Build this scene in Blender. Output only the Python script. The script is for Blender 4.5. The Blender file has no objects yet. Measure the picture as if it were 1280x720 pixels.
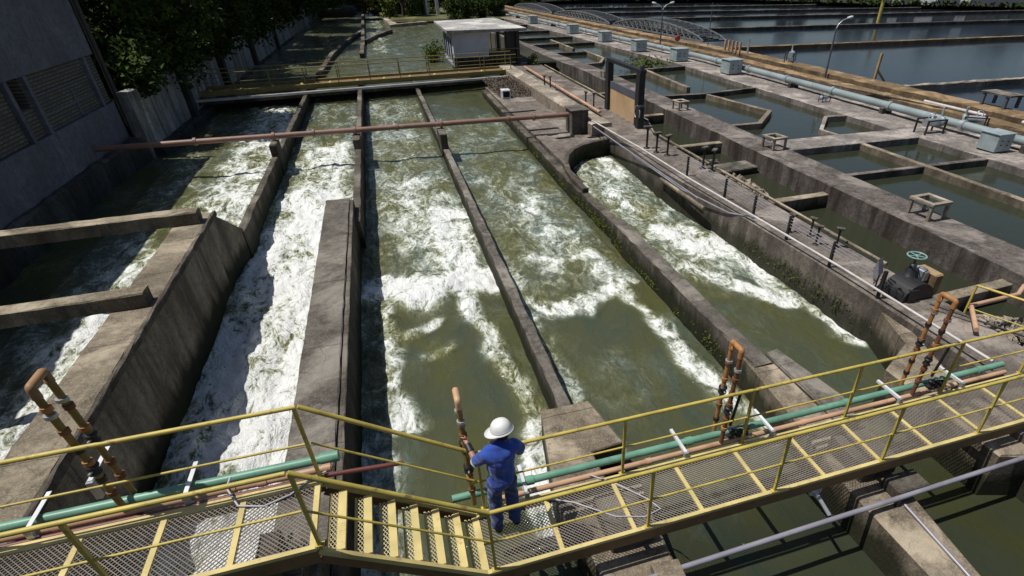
import bpy, bmesh, math, random
import numpy as np
from mathutils import Vector, Matrix, Euler
R = math.radians
random.seed(7); RNG = np.random.default_rng(7)
scn = bpy.context.scene
COL = scn.collection

# ------------------------------------------------------------------ camera
cam = bpy.data.cameras.new('Camera'); camo = bpy.data.objects.new('Camera', cam); COL.objects.link(camo)
camo.location = (0, 0, 5.8)
camo.rotation_euler = (R(90 - 34.49), 0, R(-18.0))
cam.sensor_width = 36; cam.lens = 682 / 1280 * 36
cam.shift_x = -82 / 1280; cam.shift_y = 68 / 1280
cam.clip_start = 0.1; cam.clip_end = 3000
scn.camera = camo
# ------------------------------------------------------------------ light
SUN = Vector((0.45, -0.09, -1.0)).normalized()          # direction the light travels
to_sun = -SUN
elev = math.asin(to_sun.z); azim = math.atan2(to_sun.x, to_sun.y)
w = bpy.data.worlds.new('World'); scn.world = w; w.use_nodes = True
nt = w.node_tree; bg = nt.nodes['Background']
sky = nt.nodes.new('ShaderNodeTexSky'); sky.sky_type = 'NISHITA'; sky.sun_disc = False
sky.sun_elevation = elev; sky.sun_rotation = azim
nt.links.new(sky.outputs[0], bg.inputs[0]); bg.inputs[1].default_value = 0.06
sl = bpy.data.lights.new('Sun', 'SUN'); sl.energy = 4.2; sl.angle = R(0.5); sl.color = (1.0, 0.965, 0.90)
so = bpy.data.objects.new('Sun', sl); COL.objects.link(so); so.location = (-20, 0, 40)
so.rotation_euler = SUN.to_track_quat('-Z', 'Y').to_euler()
scn.view_settings.view_transform = 'Standard'; scn.view_settings.look = 'None'
scn.view_settings.exposure = 0.0; scn.view_settings.gamma = 1.0
scn.render.engine = 'CYCLES'
try:
    scn.cycles.transparent_max_bounces = 8; scn.cycles.max_bounces = 6
except Exception: pass

# ------------------------------------------------------------------ materials
def mat(name):
    m = bpy.data.materials.new(name); m.use_nodes = True
    n = m.node_tree.nodes; b = n['Principled BSDF']
    return m, n, m.node_tree.links, b
def pos(n, l, scale=(1, 1, 1)):
    g = n.new('ShaderNodeNewGeometry'); mp = n.new('ShaderNodeMapping'); mp.inputs['Scale'].default_value = scale
    l.new(g.outputs['Position'], mp.inputs['Vector']); return mp.outputs[0]
def noise(n, l, vec, scale, detail=6, rough=.6, dist=0):
    t = n.new('ShaderNodeTexNoise'); t.inputs['Scale'].default_value = scale; t.inputs['Detail'].default_value = detail
    t.inputs['Roughness'].default_value = rough; t.inputs['Distortion'].default_value = dist
    l.new(vec, t.inputs['Vector']); return t.outputs['Fac']
def ramp(n, l, fac, stops):
    r = n.new('ShaderNodeValToRGB'); e = r.color_ramp.elements
    while len(e) < len(stops): e.new(.5)
    for k, (p, c) in enumerate(stops):
        e[k].position = p; e[k].color = (*c, 1) if len(c) == 3 else c
    l.new(fac, r.inputs[0]); return r.outputs[0]
def mix(n, l, fac, a, b, mode='MIX'):
    m = n.new('ShaderNodeMix'); m.data_type = 'RGBA'; m.blend_type = mode
    for s, v in ((m.inputs[0], fac), (m.inputs[6], a), (m.inputs[7], b)):
        if isinstance(v, (int, float)): s.default_value = v
        elif isinstance(v, tuple): s.default_value = (*v, 1)
        else: l.new(v, s)
    return m.outputs[2]
def math_(n, l, op, a, b=0., c=0., clamp=False):
    m = n.new('ShaderNodeMath'); m.operation = op; m.use_clamp = clamp
    for s, v in zip(m.inputs, (a, b, c)):
        if isinstance(v, (int, float)): s.default_value = v
        else: l.new(v, s)
    return m.outputs[0]
def bump(n, l, b, h, strength=.4, dist=.02):
    k = n.new('ShaderNodeBump'); k.inputs['Strength'].default_value = strength; k.inputs['Distance'].default_value = dist
    l.new(h, k.inputs['Height']); l.new(k.outputs[0], b.inputs['Normal'])
def bw(v): return (v, v, v)

def concrete(name, light, dark, moss=0.0, stain=.6, tint=(0.03, 0.022, 0.016), sc=1.0):
    m, n, l, b = mat(name)
    p = pos(n, l); ps = pos(n, l, (1, 1, .18))
    n1 = noise(n, l, p, .9 * sc, 8, .65, .4); n2 = noise(n, l, p, 7 * sc, 8, .7); n3 = noise(n, l, ps, 2.3 * sc, 7, .7, .3)
    n4 = noise(n, l, p, 38, 3, .6)
    c = mix(n, l, ramp(n, l, n1, [(.36, bw(0)), (.64, bw(1))]), dark, light)
    c = mix(n, l, ramp(n, l, n2, [(.40, bw(.55)), (.62, bw(0))]), c, tuple(x * .45 for x in dark))
    c = mix(n, l, ramp(n, l, n3, [(.50, bw(0)), (.68, bw(stain))]), c, tint)
    c = mix(n, l, ramp(n, l, n4, [(.3, bw(.35)), (.5, bw(0)), (.66, bw(0)), (.75, bw(.25))]), c, tuple(min(1, x * 1.6) for x in light))
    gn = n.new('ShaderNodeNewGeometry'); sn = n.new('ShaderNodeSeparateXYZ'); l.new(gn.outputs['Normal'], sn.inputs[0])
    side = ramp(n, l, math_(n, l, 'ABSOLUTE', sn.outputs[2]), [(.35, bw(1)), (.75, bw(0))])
    n5 = noise(n, l, ps, 1.1 * sc, 6, .65, .6)                                   # run-off stains, with shade painted into the upright faces
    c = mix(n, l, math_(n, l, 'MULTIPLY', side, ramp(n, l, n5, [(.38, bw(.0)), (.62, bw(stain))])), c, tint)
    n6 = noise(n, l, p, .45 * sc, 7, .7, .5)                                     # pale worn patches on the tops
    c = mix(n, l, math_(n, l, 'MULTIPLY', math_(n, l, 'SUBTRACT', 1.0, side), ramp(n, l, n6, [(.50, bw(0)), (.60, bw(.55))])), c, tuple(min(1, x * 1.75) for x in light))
    sp = n.new('ShaderNodeSeparateXYZ'); l.new(p, sp.inputs[0])                  # casting joints
    jy = math_(n, l, 'ABSOLUTE', math_(n, l, 'SUBTRACT', math_(n, l, 'FRACT', math_(n, l, 'ADD', math_(n, l, 'MULTIPLY', sp.outputs[1], .37), math_(n, l, 'MULTIPLY', n2, .012))), .5))
    c = mix(n, l, math_(n, l, 'MULTIPLY', math_(n, l, 'LESS_THAN', jy, .0045), .55), c, (.02, .017, .014))
    vo = n.new('ShaderNodeTexVoronoi'); vo.feature = 'DISTANCE_TO_EDGE'; vo.inputs['Scale'].default_value = .8
    vv = n.new('ShaderNodeVectorMath'); vv.operation = 'MULTIPLY_ADD'; vv.inputs[1].default_value = (.5, .5, .5); tn = n.new('ShaderNodeTexNoise'); tn.inputs['Scale'].default_value = 2.2; tn.inputs['Detail'].default_value = 5
    l.new(p, tn.inputs['Vector']); l.new(tn.outputs['Color'], vv.inputs[0]); l.new(p, vv.inputs[2]); l.new(vv.outputs[0], vo.inputs['Vector'])
    ck = math_(n, l, 'MULTIPLY', math_(n, l, 'LESS_THAN', vo.outputs['Distance'], .006), ramp(n, l, n1, [(.5, bw(0)), (.57, bw(.4))]))
    c = mix(n, l, ck, c, (.02, .017, .014))
    if moss:
        g = n.new('ShaderNodeNewGeometry'); sx = n.new('ShaderNodeSeparateXYZ'); l.new(g.outputs['Position'], sx.inputs[0])
        hh = math_(n, l, 'MULTIPLY_ADD', sx.outputs[2], -1.6, -1.15)          # algae band on the wet wall
        t = math_(n, l, 'ADD', hh, math_(n, l, 'MULTIPLY', n3, 1.4))
        c = mix(n, l, math_(n, l, 'MULTIPLY', ramp(n, l, t, [(.55, bw(0)), (1.0, bw(1))]), moss), c, (.016, .018, .007))
    l.new(c, b.inputs['Base Color']); b.inputs['Roughness'].default_value = .9
    b.inputs['Specular IOR Level'].default_value = .25
    h = math_(n, l, 'ADD', n2, math_(n, l, 'MULTIPLY', n4, .5))
    bump(n, l, b, h, .7, .03)
    return m
def paint(name, col, wear=(.10, .045, .02), amount=.5, rough=.5, metal=0., sc=6., var=.25):
    m, n, l, b = mat(name); p = pos(n, l)
    a = noise(n, l, p, sc, 8, .7, .2); c2 = noise(n, l, p, sc * .35, 3, .5)
    c = mix(n, l, ramp(n, l, c2, [(.3, bw(0)), (.7, bw(1))]), tuple(x * (1 - var) for x in col), tuple(min(1, x * (1 + var * .5)) for x in col))
    c = mix(n, l, ramp(n, l, a, [(.56, bw(0)), (.70, bw(amount))]), c, wear)
    l.new(c, b.inputs['Base Color']); b.inputs['Roughness'].default_value = rough; b.inputs['Metallic'].default_value = metal
    bump(n, l, b, a, .25, .004)
    return m

M = {}
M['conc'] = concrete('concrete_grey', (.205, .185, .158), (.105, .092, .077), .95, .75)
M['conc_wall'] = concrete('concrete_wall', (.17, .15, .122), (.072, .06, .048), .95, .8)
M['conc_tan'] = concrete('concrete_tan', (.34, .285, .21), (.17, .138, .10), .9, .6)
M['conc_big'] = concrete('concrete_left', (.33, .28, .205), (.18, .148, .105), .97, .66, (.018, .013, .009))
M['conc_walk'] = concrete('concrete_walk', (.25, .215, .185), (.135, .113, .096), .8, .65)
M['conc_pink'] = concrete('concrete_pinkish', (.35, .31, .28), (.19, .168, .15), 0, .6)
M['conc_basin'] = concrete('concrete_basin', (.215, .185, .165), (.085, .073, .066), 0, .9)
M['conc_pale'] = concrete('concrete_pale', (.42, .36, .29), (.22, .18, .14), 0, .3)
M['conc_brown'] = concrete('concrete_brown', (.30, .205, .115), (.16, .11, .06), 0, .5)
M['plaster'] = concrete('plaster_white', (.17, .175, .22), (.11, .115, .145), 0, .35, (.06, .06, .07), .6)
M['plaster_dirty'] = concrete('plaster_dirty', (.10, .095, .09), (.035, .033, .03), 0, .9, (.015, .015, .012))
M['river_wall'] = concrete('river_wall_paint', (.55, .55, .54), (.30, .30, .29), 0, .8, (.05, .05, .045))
M['yellow'] = paint('yellow_paint', (.55, .43, .09), (.17, .085, .035), .9, .5, sc=11)
M['yellow_deck'] = paint('yellow_deck', (.62, .50, .20), (.33, .20, .10), .85, .6, sc=8)
M['yellow_old'] = paint('yellow_rusty', (.24, .19, .06), (.06, .035, .018), .95, .75, sc=4)
M['rust_frame'] = paint('rusty_channel', (.20, .12, .05), (.09, .04, .02), .8, .7)
M['mesh_steel'] = paint('mesh_steel', (.30, .26, .215), (.13, .085, .05), .8, .6, .2)
M['mesh_cream'] = paint('mesh_cream', (.66, .58, .34), (.3, .2, .1), .5, .5)
M['green'] = paint('green_pipe_paint', (.15, .33, .235), (.09, .13, .085), .8, .42, sc=7)
M['salmon'] = paint('salmon_pipe_paint', (.56, .34, .21), (.26, .12, .06), .7, .45, sc=4)
M['redbrown'] = paint('red_brown_pipe', (.27, .15, .115), (.42, .30, .24), .6, .5, sc=3)
M['maroon'] = paint('maroon_pipe', (.17, .05, .04), (.07, .03, .02), .5, .5)
M['orange'] = paint('orange_fitting', (.42, .19, .065), (.14, .045, .02), .95, .55, sc=22)
M['rust'] = paint('rust_pipe', (.19, .075, .035), (.05, .03, .02), .9, .7, sc=24)
M['olive_pipe'] = paint('olive_pipe', (.25, .16, .045), (.08, .04, .02), .8, .6, sc=12)
M['wood_end'] = paint('tan_pipe', (.58, .36, .20), (.35, .18, .09), .6, .5, sc=10)
M['brown_bend'] = paint('brown_bend', (.34, .19, .09), (.14, .06, .03), .8, .6, sc=14)
M['black'] = paint('black_iron', (.018, .018, .02), (.07, .04, .025), .4, .5)
M['galv'] = paint('galvanised_steel', (.55, .58, .60), (.30, .28, .26), .4, .38, .6)
M['truss_steel'] = paint('truss_steel', (.19, .20, .205), (.08, .07, .06), .8, .6, .1)
M['white'] = paint('white_paint', (.72, .73, .74), (.35, .32, .28), .35, .45)
M['conduit'] = paint('conduit_grey', (.42, .40, .46), (.25, .2, .2), .4, .4, .4)
M['conduit_white'] = paint('white_conduit', (.62, .58, .56), (.3, .22, .17), .6, .4)
M['tealpipe'] = paint('teal_pipe', (.30, .36, .37), (.12, .12, .10), .9, .4, sc=1.5)
M['teal'] = paint('teal_cabinet', (.33, .39, .40), (.16, .17, .16), .7, .5)
M['teal_dark'] = paint('teal_dark_panel', (.07, .11, .11), (.03, .04, .04), .5, .6)  # darker teal of the cabinet side panel
M['wheel_green'] = paint('handwheel_green', (.22, .38, .35), (.1, .15, .12), .3, .4)
M['tan_panel'] = paint('tan_gate_panel', (.50, .34, .19), (.34, .21, .11), .4, .6, sc=3)
M['grey_panel'] = paint('grey_gate_panel', (.09, .095, .12), (.05, .05, .06), .4, .6)
M['timber'] = paint('timber', (.40, .27, .12), (.2, .12, .06), .5, .8)
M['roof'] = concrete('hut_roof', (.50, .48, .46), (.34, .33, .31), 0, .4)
M['hutwall'] = paint('hut_wall', (.50, .52, .60), (.22, .22, .25), .35, .7, sc=2)
M['dark_open'] = paint('dark_opening', (.006, .006, .006), (.004, .004, .004), .1, .9)
M['red_sign'] = paint('red_sign', (.35, .05, .04), (.2, .04, .03), .3, .5)
M['blue_shirt'] = paint('blue_cloth', (.022, .075, .40), (.05, .11, .40), .6, .9, sc=7, var=.4)
M['navy'] = paint('navy_cloth', (.012, .035, .17), (.035, .06, .17), .5, .95, sc=8, var=.4)
M['skin'] = paint('skin', (.42, .22, .14), (.36, .17, .10), .3, .5)
M['hair'] = paint('hair', (.012, .009, .007), (.02, .015, .01), .3, .6)
M['helmet'] = paint('helmet_white', (.78, .78, .75), (.50, .48, .42), .5, .35, sc=14, var=.08)
M['trim'] = paint('white_cloth', (.72, .72, .75), (.6, .6, .62), .2, .8)
M['bark'] = paint('bark', (.07, .05, .035), (.03, .02, .015), .6, .9, sc=9)
M['rope'] = paint('hose', (.50, .47, .50), (.3, .3, .3), .3, .5)
for k in ('blue_shirt', 'navy'):
    M[k].node_tree.nodes['Principled BSDF'].inputs['Sheen Weight'].default_value = .3

def leafmat(name, c1, c2, c3):
    m, n, l, b = mat(name); p = pos(n, l)
    a = noise(n, l, p, 1.1, 3, .5); a2 = noise(n, l, p, 9, 2, .5)
    c = mix(n, l, ramp(n, l, a, [(.35, bw(0)), (.65, bw(1))]), c1, c2)
    c = mix(n, l, ramp(n, l, a2, [(.5, bw(0)), (.75, bw(.8))]), c, c3)
    l.new(c, b.inputs['Base Color']); b.inputs['Roughness'].default_value = .7; b.inputs['Specular IOR Level'].default_value = .12
    return m
M['leaf_dark'] = leafmat('foliage_dark', (.018, .034, .008), (.045, .075, .014), (.10, .145, .024))
M['leaf_light'] = leafmat('foliage_light', (.05, .08, .015), (.09, .12, .02), (.14, .15, .03))
M['leaf_yellow'] = leafmat('foliage_yellow', (.08, .09, .015), (.13, .13, .02), (.2, .14, .04))
M['moss'] = leafmat('moss', (.05, .075, .01), (.11, .13, .015), (.17, .17, .03))
M['dry'] = leafmat('dry_plants', (.11, .085, .065), (.19, .155, .12), (.10, .10, .06))

def ground_mat():
    m, n, l, b = mat('ground_earth'); p = pos(n, l)
    a = noise(n, l, p, .25, 8, .65); a2 = noise(n, l, p, 5, 6, .7)
    c = mix(n, l, ramp(n, l, a, [(.4, bw(0)), (.6, bw(1))]), (.016, .020, .008), (.045, .038, .022))
    c = mix(n, l, ramp(n, l, a2, [(.4, bw(.6)), (.6, bw(0))]), c, (.02, .02, .012))
    l.new(c, b.inputs['Base Color']); b.inputs['Roughness'].default_value = .95; bump(n, l, b, a2, .8, .08)
    return m
M['ground'] = ground_mat()
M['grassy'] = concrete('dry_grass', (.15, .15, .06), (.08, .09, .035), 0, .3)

def channel_mat():
    m, n, l, b = mat('turbulent_water')
    p = pos(n, l, (1, .55, 1)); pf = pos(n, l, (1, .55, .5))
    at = n.new('ShaderNodeAttribute'); at.attribute_name = 'foam'; F = at.outputs['Fac']
    wn = n.new('ShaderNodeTexNoise'); wn.inputs['Scale'].default_value = 1.1; wn.inputs['Detail'].default_value = 4
    l.new(p, wn.inputs['Vector'])
    vm = n.new('ShaderNodeVectorMath'); vm.operation = 'MULTIPLY_ADD'; vm.inputs[1].default_value = (.9, .9, .3)
    l.new(wn.outputs['Color'], vm.inputs[0]); l.new(p, vm.inputs[2]); q = vm.outputs[0]
    vm2 = n.new('ShaderNodeVectorMath'); vm2.operation = 'MULTIPLY_ADD'; vm2.inputs[1].default_value = (.5, .5, .2)
    l.new(wn.outputs['Color'], vm2.inputs[0]); l.new(pf, vm2.inputs[2]); q2 = vm2.outputs[0]
    big = noise(n, l, q, .8, 4, .5, .6); med = noise(n, l, q, 2.3, 10, .62, 1.2); fine = noise(n, l, q2, 9, 8, .70, .8)
    wisp = noise(n, l, q2, 4.2, 8, .62, 2.2)
    r1 = math_(n, l, 'ABSOLUTE', math_(n, l, 'SUBTRACT', wisp, .5))
    r2 = math_(n, l, 'ABSOLUTE', math_(n, l, 'SUBTRACT', noise(n, l, q2, 1.9, 7, .6, 3.0), .5))
    lace = math_(n, l, 'ADD', math_(n, l, 'SUBTRACT', .18, math_(n, l, 'MULTIPLY', r1, 3.2)), math_(n, l, 'SUBTRACT', .16, math_(n, l, 'MULTIPLY', r2, 2.4)))
    s = math_(n, l, 'MULTIPLY', math_(n, l, 'SUBTRACT', big, .5), 1.3)
    s = math_(n, l, 'ADD', s, math_(n, l, 'MULTIPLY', math_(n, l, 'SUBTRACT', med, .5), 2.0))
    s = math_(n, l, 'ADD', s, math_(n, l, 'MULTIPLY', math_(n, l, 'SUBTRACT', fine, .5), 1.1))
    s = math_(n, l, 'ADD', s, math_(n, l, 'MULTIPLY', lace, .60))
    t = math_(n, l, 'ADD', math_(n, l, 'MULTIPLY_ADD', F, 1.12, -.05), math_(n, l, 'MULTIPLY', s, math_(n, l, 'MULTIPLY_ADD', F, 1.15, .10)))
    col = ramp(n, l, t, [(.10, (.066, .073, .040)), (.34, (.098, .108, .066)), (.50, (.165, .180, .125)), (.66, (.34, .365, .285)), (.84, (.66, .69, .62)), (1.0, (.90, .91, .89))])
    tone = ramp(n, l, big, [(.36, (1.14, 1.06, .74)), (.52, (1, 1, 1)), (.66, (.80, .92, 1.08))])
    foam = ramp(n, l, t, [(.45, bw(0)), (.85, bw(1))])
    tint = mix(n, l, math_(n, l, 'SUBTRACT', 1.0, foam), (1, 1, 1), tone)
    c = mix(n, l, 1.0, col, tint, 'MULTIPLY')
    ae = n.new('ShaderNodeAttribute'); ae.attribute_name = 'silt'                # stirred-up silt fades downstream
    c = mix(n, l, ae.outputs['Fac'], mix(n, l, 1.0, c, (.42, .45, .50), 'MULTIPLY'), c)
    l.new(c, b.inputs['Base Color'])
    l.new(math_(n, l, 'MULTIPLY_ADD', foam, .55, .09), b.inputs['Roughness'])
    b.inputs['IOR'].default_value = 1.33
    h = math_(n, l, 'ADD', math_(n, l, 'MULTIPLY', med, math_(n, l, 'MULTIPLY_ADD', F, 1.3, .14)), math_(n, l, 'MULTIPLY', math_(n, l, 'MULTIPLY', fine, F), .8))
    h = math_(n, l, 'ADD', h, math_(n, l, 'MULTIPLY', noise(n, l, p, 7, 4, .6, .6), .11))
    bump(n, l, b, h, .9, .12)
    return m
M['channel'] = channel_mat()
def still_mat(name, col, rough, sc, bs, stretch=(1, 1, 1)):
    m, n, l, b = mat(name); p = pos(n, l, stretch)
    a = noise(n, l, p, .12, 4, .5); f = noise(n, l, p, sc, 5, .6)
    c = mix(n, l, a, tuple(x * .8 for x in col), tuple(x * 1.25 for x in col))
    l.new(c, b.inputs['Base Color']); b.inputs['Roughness'].default_value = rough; b.inputs['IOR'].default_value = 1.33
    bump(n, l, b, f, bs, .05); return m
M['still'] = still_mat('basin_water', (.030, .035, .021), .08, 2.2, .16)
M['lagoon'] = still_mat('lagoon_water', (.010, .015, .022), .12, 1.6, .22)
M['lagoon'].node_tree.nodes['Principled BSDF'].inputs['Specular IOR Level'].default_value = .30

# ------------------------------------------------------------------ mesh helpers
ORG = {}
def hsh(x, y, z, k=0.):
    v = math.sin(x * 12.9898 + y * 78.233 + z * 37.719 + k * 11.13) * 43758.5453
    return (v - math.floor(v)) * 2 - 1
class MB:
    def __init__(s): s.v = []; s.f = []; s.sm = []
    def add(s, vs, fs, smooth=False):
        o = len(s.v); s.v += [tuple(v) for v in vs]
        for f in fs: s.f.append([i + o for i in f]); s.sm.append(smooth)
        return s
    def box(s, x0, x1, y0, y1, z0, z1, bev=0.0):
        if bev:
            b = bev
            ring = lambda e, z: [(x0 + e, y0, z), (x1 - e, y0, z), (x1, y0 + e, z), (x1, y1 - e, z), (x1 - e, y1, z), (x0 + e, y1, z), (x0, y1 - e, z), (x0, y0 + e, z)]
            def inner(z): return [(x0 + b, y0 + b, z), (x1 - b, y0 + b, z), (x1 - b, y0 + b, z), (x1 - b, y1 - b, z), (x1 - b, y1 - b, z), (x0 + b, y1 - b, z), (x0 + b, y1 - b, z), (x0 + b, y0 + b, z)]
            vs = ring(b, z0 + b) + ring(b, z1 - b)
            t = [(x0 + b, y0 + b, z1), (x1 - b, y0 + b, z1), (x1 - b, y1 - b, z1), (x0 + b, y1 - b, z1)]
            d = [(x0 + b, y0 + b, z0), (x1 - b, y0 + b, z0), (x1 - b, y1 - b, z0), (x0 + b, y1 - b, z0)]
            vs += t + d
            fs = [[i, (i + 1) % 8, 8 + (i + 1) % 8, 8 + i] for i in range(8)]
            fs += [[16, 17, 18, 19], [23, 22, 21, 20]]
            fs += [[8, 9, 17, 16], [9, 10, 17], [10, 11, 18, 17], [11, 12, 18], [12, 13, 19, 18], [13, 14, 19], [14, 15, 16, 19], [15, 8, 16]]
            fs += [[1, 0, 20, 21], [2, 1, 21], [3, 2, 21, 22], [4, 3, 22], [5, 4, 22, 23], [6, 5, 23], [7, 6, 23, 20], [0, 7, 20]]
            return s.add(vs, fs)
        vs = [(x0, y0, z0), (x1, y0, z0), (x1, y1, z0), (x0, y1, z0), (x0, y0, z1), (x1, y0, z1), (x1, y1, z1), (x0, y1, z1)]
        return s.add(vs, [[3, 2, 1, 0], [4, 5, 6, 7], [0, 1, 5, 4], [1, 2, 6, 5], [2, 3, 7, 6], [3, 0, 4, 7]])
    def obox(s, c, ax, ay, az):       # centre, three half vectors
        c = Vector(c); ax = Vector(ax); ay = Vector(ay); az = Vector(az)
        vs = [c + i * ax + j * ay + k * az for k in (-1, 1) for (i, j) in ((-1, -1), (1, -1), (1, 1), (-1, 1))]
        return s.add(vs, [[3, 2, 1, 0], [4, 5, 6, 7], [0, 1, 5, 4], [1, 2, 6, 5], [2, 3, 7, 6], [3, 0, 4, 7]])
    def bar(s, p, q, wd, ht, up=(0, 0, 1)):
        p = Vector(p); q = Vector(q); d = (q - p); L = d.length; d = d / L; u = Vector(up)
        sd = d.cross(u)
        if sd.length < 1e-4: sd = Vector((1, 0, 0))
        sd.normalize(); u = sd.cross(d)
        return s.obox((p + q) / 2, d * L / 2, sd * wd / 2, u * ht / 2)
    def tube(s, pts, r, n=10, cap=True):
        pts = [Vector(p) for p in pts]; m = len(pts); rs = r if isinstance(r, (list, tuple)) else [r] * m
        rings = []; prev = None
        for i in range(m):
            d = (pts[min(i + 1, m - 1)] - pts[max(i - 1, 0)]).normalized()
            if prev is None:
                a = Vector((0, 0, 1)) if abs(d.z) < .9 else Vector((1, 0, 0)); u = d.cross(a).normalized()
            else: u = (prev - d * prev.dot(d)).normalized()
            prev = u; v = d.cross(u)
            rings.append([pts[i] + rs[i] * (math.cos(2 * math.pi * k / n) * u + math.sin(2 * math.pi * k / n) * v) for k in range(n)])
        vs = [p for rg in rings for p in rg]
        fs = [[i * n + k, i * n + (k + 1) % n, (i + 1) * n + (k + 1) % n, (i + 1) * n + k] for i in range(m - 1) for k in range(n)]
        s.add(vs, fs, True)
        if cap:
            s.add(rings[0], [list(range(n))[::-1]]); s.add(rings[-1], [list(range(n))])
        return s
    def lathe(s, c, prof, n=24, axis=(0, 0, 1)):
        c = Vector(c); ax = Vector(axis).normalized(); a = Vector((1, 0, 0)) if abs(ax.x) < .9 else Vector((0, 1, 0))
        u = ax.cross(a).normalized(); v = ax.cross(u); m = len(prof)
        vs = [c + ax * h + r * (math.cos(2 * math.pi * k / n) * u + math.sin(2 * math.pi * k / n) * v) for r, h in prof for k in range(n)]
        fs = [[i * n + k, i * n + (k + 1) % n, (i + 1) * n + (k + 1) % n, (i + 1) * n + k] for i in range(m - 1) for k in range(n)]
        return s.add(vs, fs, True)
    def ring(s, c, R_, r, axis=(0, 0, 1), n=28, k=8):
        c = Vector(c); ax = Vector(axis).normalized(); a = Vector((1, 0, 0)) if abs(ax.x) < .9 else Vector((0, 1, 0))
        u = ax.cross(a).normalized(); v = ax.cross(u); vs = []
        for i in range(n):
            t = 2 * math.pi * i / n; d = math.cos(t) * u + math.sin(t) * v
            for j in range(k):
                g = 2 * math.pi * j / k; vs.append(c + d * (R_ + r * math.cos(g)) + ax * r * math.sin(g))
        fs = [[i * k + j, ((i + 1) % n) * k + j, ((i + 1) % n) * k + (j + 1) % k, i * k + (j + 1) % k] for i in range(n) for j in range(k)]
        return s.add(vs, fs, True)
    def sweep(s, path, wl, wr, z0, z1, step=.4, jit=.012, ch=.02):
        """rough concrete wall: path of (x,y[,ztop]); wl/wr width left/right of the path"""
        P = [Vector((p[0], p[1])) for p in path]; Z = [p[2] if len(p) > 2 else z1 for p in path]
        # mitred normals
        N = []
        for i in range(len(P)):
            ds = []
            if i > 0: ds.append((P[i] - P[i - 1]).normalized())
            if i < len(P) - 1: ds.append((P[i + 1] - P[i]).normalized())
            nn = [Vector((d.y, -d.x)) for d in ds]; a = sum(nn, Vector((0, 0))).normalized(); N.append(a / max(.4, a.dot(nn[0])))
        secs = []
        for i in range(len(P) - 1):
            k = max(1, int((P[i + 1] - P[i]).length / step))
            for j in range(k + (1 if i == len(P) - 2 else 0)):
                t = j / k; secs.append((P[i].lerp(P[i + 1], t), N[i].lerp(N[i + 1], t), Z[i] * (1 - t) + Z[i + 1] * t))
        vs = []
        for (p, nn, zt) in secs:
            zt = zt
            prof = [(-wl, z0), (-wl, z0 + (zt - z0) * .5), (-wl, zt - ch), (-wl + ch, zt), ((wr - wl) / 2, zt), (wr - ch, zt), (wr, zt - ch), (wr, z0 + (zt - z0) * .5), (wr, z0)]
            for q, (o, z) in enumerate(prof):
                x = p.x + nn.x * o; y = p.y + nn.y * o
                x += jit * hsh(x, y, z, 1); z += (jit * .7 * hsh(x, y, z, 2) if q not in (0, 8) else 0)
                vs.append((x, y, z))
        n = 9; m = len(secs)
        fs = [[i * n + k, i * n + k + 1, (i + 1) * n + k + 1, (i + 1) * n + k] for i in range(m - 1) for k in range(n - 1)]
        fs = [f[::-1] for f in fs]
        fs += [list(range(n)), [(m - 1) * n + k for k in range(n)][::-1]]
        return s.add(vs, fs)
    def prism(s, poly, z0, z1, bev=.02, jit=.01):
        n = len(poly); c = Vector((sum(p[0] for p in poly) / n, sum(p[1] for p in poly) / n)); vs = []
        area = sum(poly[i][0] * poly[(i + 1) % n][1] - poly[(i + 1) % n][0] * poly[i][1] for i in range(n))
        if area < 0: poly = poly[::-1]
        def inset(i, d):
            a = Vector(poly[i - 1]); b = Vector(poly[i]); e = Vector(poly[(i + 1) % n])
            d1 = (b - a).normalized(); d2 = (e - b).normalized(); n1 = Vector((-d1.y, d1.x)); n2 = Vector((-d2.y, d2.x)); m = (n1 + n2)
            if m.length < 1e-3: m = n1
            m.normalize(); return b + m * d / max(.4, m.dot(n1))
        zt = lambda p: z1
        for (d, z) in ((0, z0), (0, z1 - bev), (bev, z1)):
            for i in range(n):
                p = inset(i, d); vs.append((p.x + jit * hsh(p.x, p.y, 0), p.y + jit * hsh(p.x, p.y, 1), z))
        fs = [[k * n + i, k * n + (i + 1) % n, (k + 1) * n + (i + 1) % n, (k + 1) * n + i] for k in range(2) for i in range(n)]
        fs += [[2 * n + i for i in range(n)], list(range(n))[::-1]]
        return s.add(vs, fs)
    def build(s, name, m, parent=None, origin=None):
        me = bpy.data.meshes.new(name); o = bpy.data.objects.new(name, me); COL.objects.link(o)
        if parent is not None: og = ORG[parent.name]
        else: og = Vector(origin) if origin is not None else Vector((0, 0, 0))
        vv = [(x - og.x, y - og.y, z - og.z) for x, y, z in s.v]
        me.from_pydata(vv, [], s.f); me.polygons.foreach_set('use_smooth', s.sm); me.update()
        me.materials.append(M[m] if isinstance(m, str) else m)
        if parent is not None: o.parent = parent
        else: o.location = og
        ORG[o.name] = og
        return o
def tag(o, label, cat, group=None, kind=None):
    o['label'] = label; o['category'] = cat
    if group: o['group'] = group
    if kind: o['kind'] = kind
    return o
def struct(o, kind='structure'): o['kind'] = kind; return o
def thing(name, label, cat, loc=(0, 0, 0), group=None):
    o = bpy.data.objects.new(name, None); COL.objects.link(o); o.location = loc; o.empty_display_size = .2
    ORG[o.name] = Vector(loc); return tag(o, label, cat, group)
def children(o): return [c for c in bpy.data.objects if c.parent == o]
def copy_tree(o, loc=None, rz=0, label=None, parent=None, sc=1):
    c = o.copy(); COL.objects.link(c)
    if parent is not None: c.parent = parent
    for ch in children(o):
        if ch is not c: copy_tree(ch, parent=c)
    if loc is not None:
        c.location = loc; c.rotation_euler = (0, 0, rz)
        if sc != 1: c.scale = (sc, sc, sc)
    if label: c['label'] = label
    return c

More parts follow.
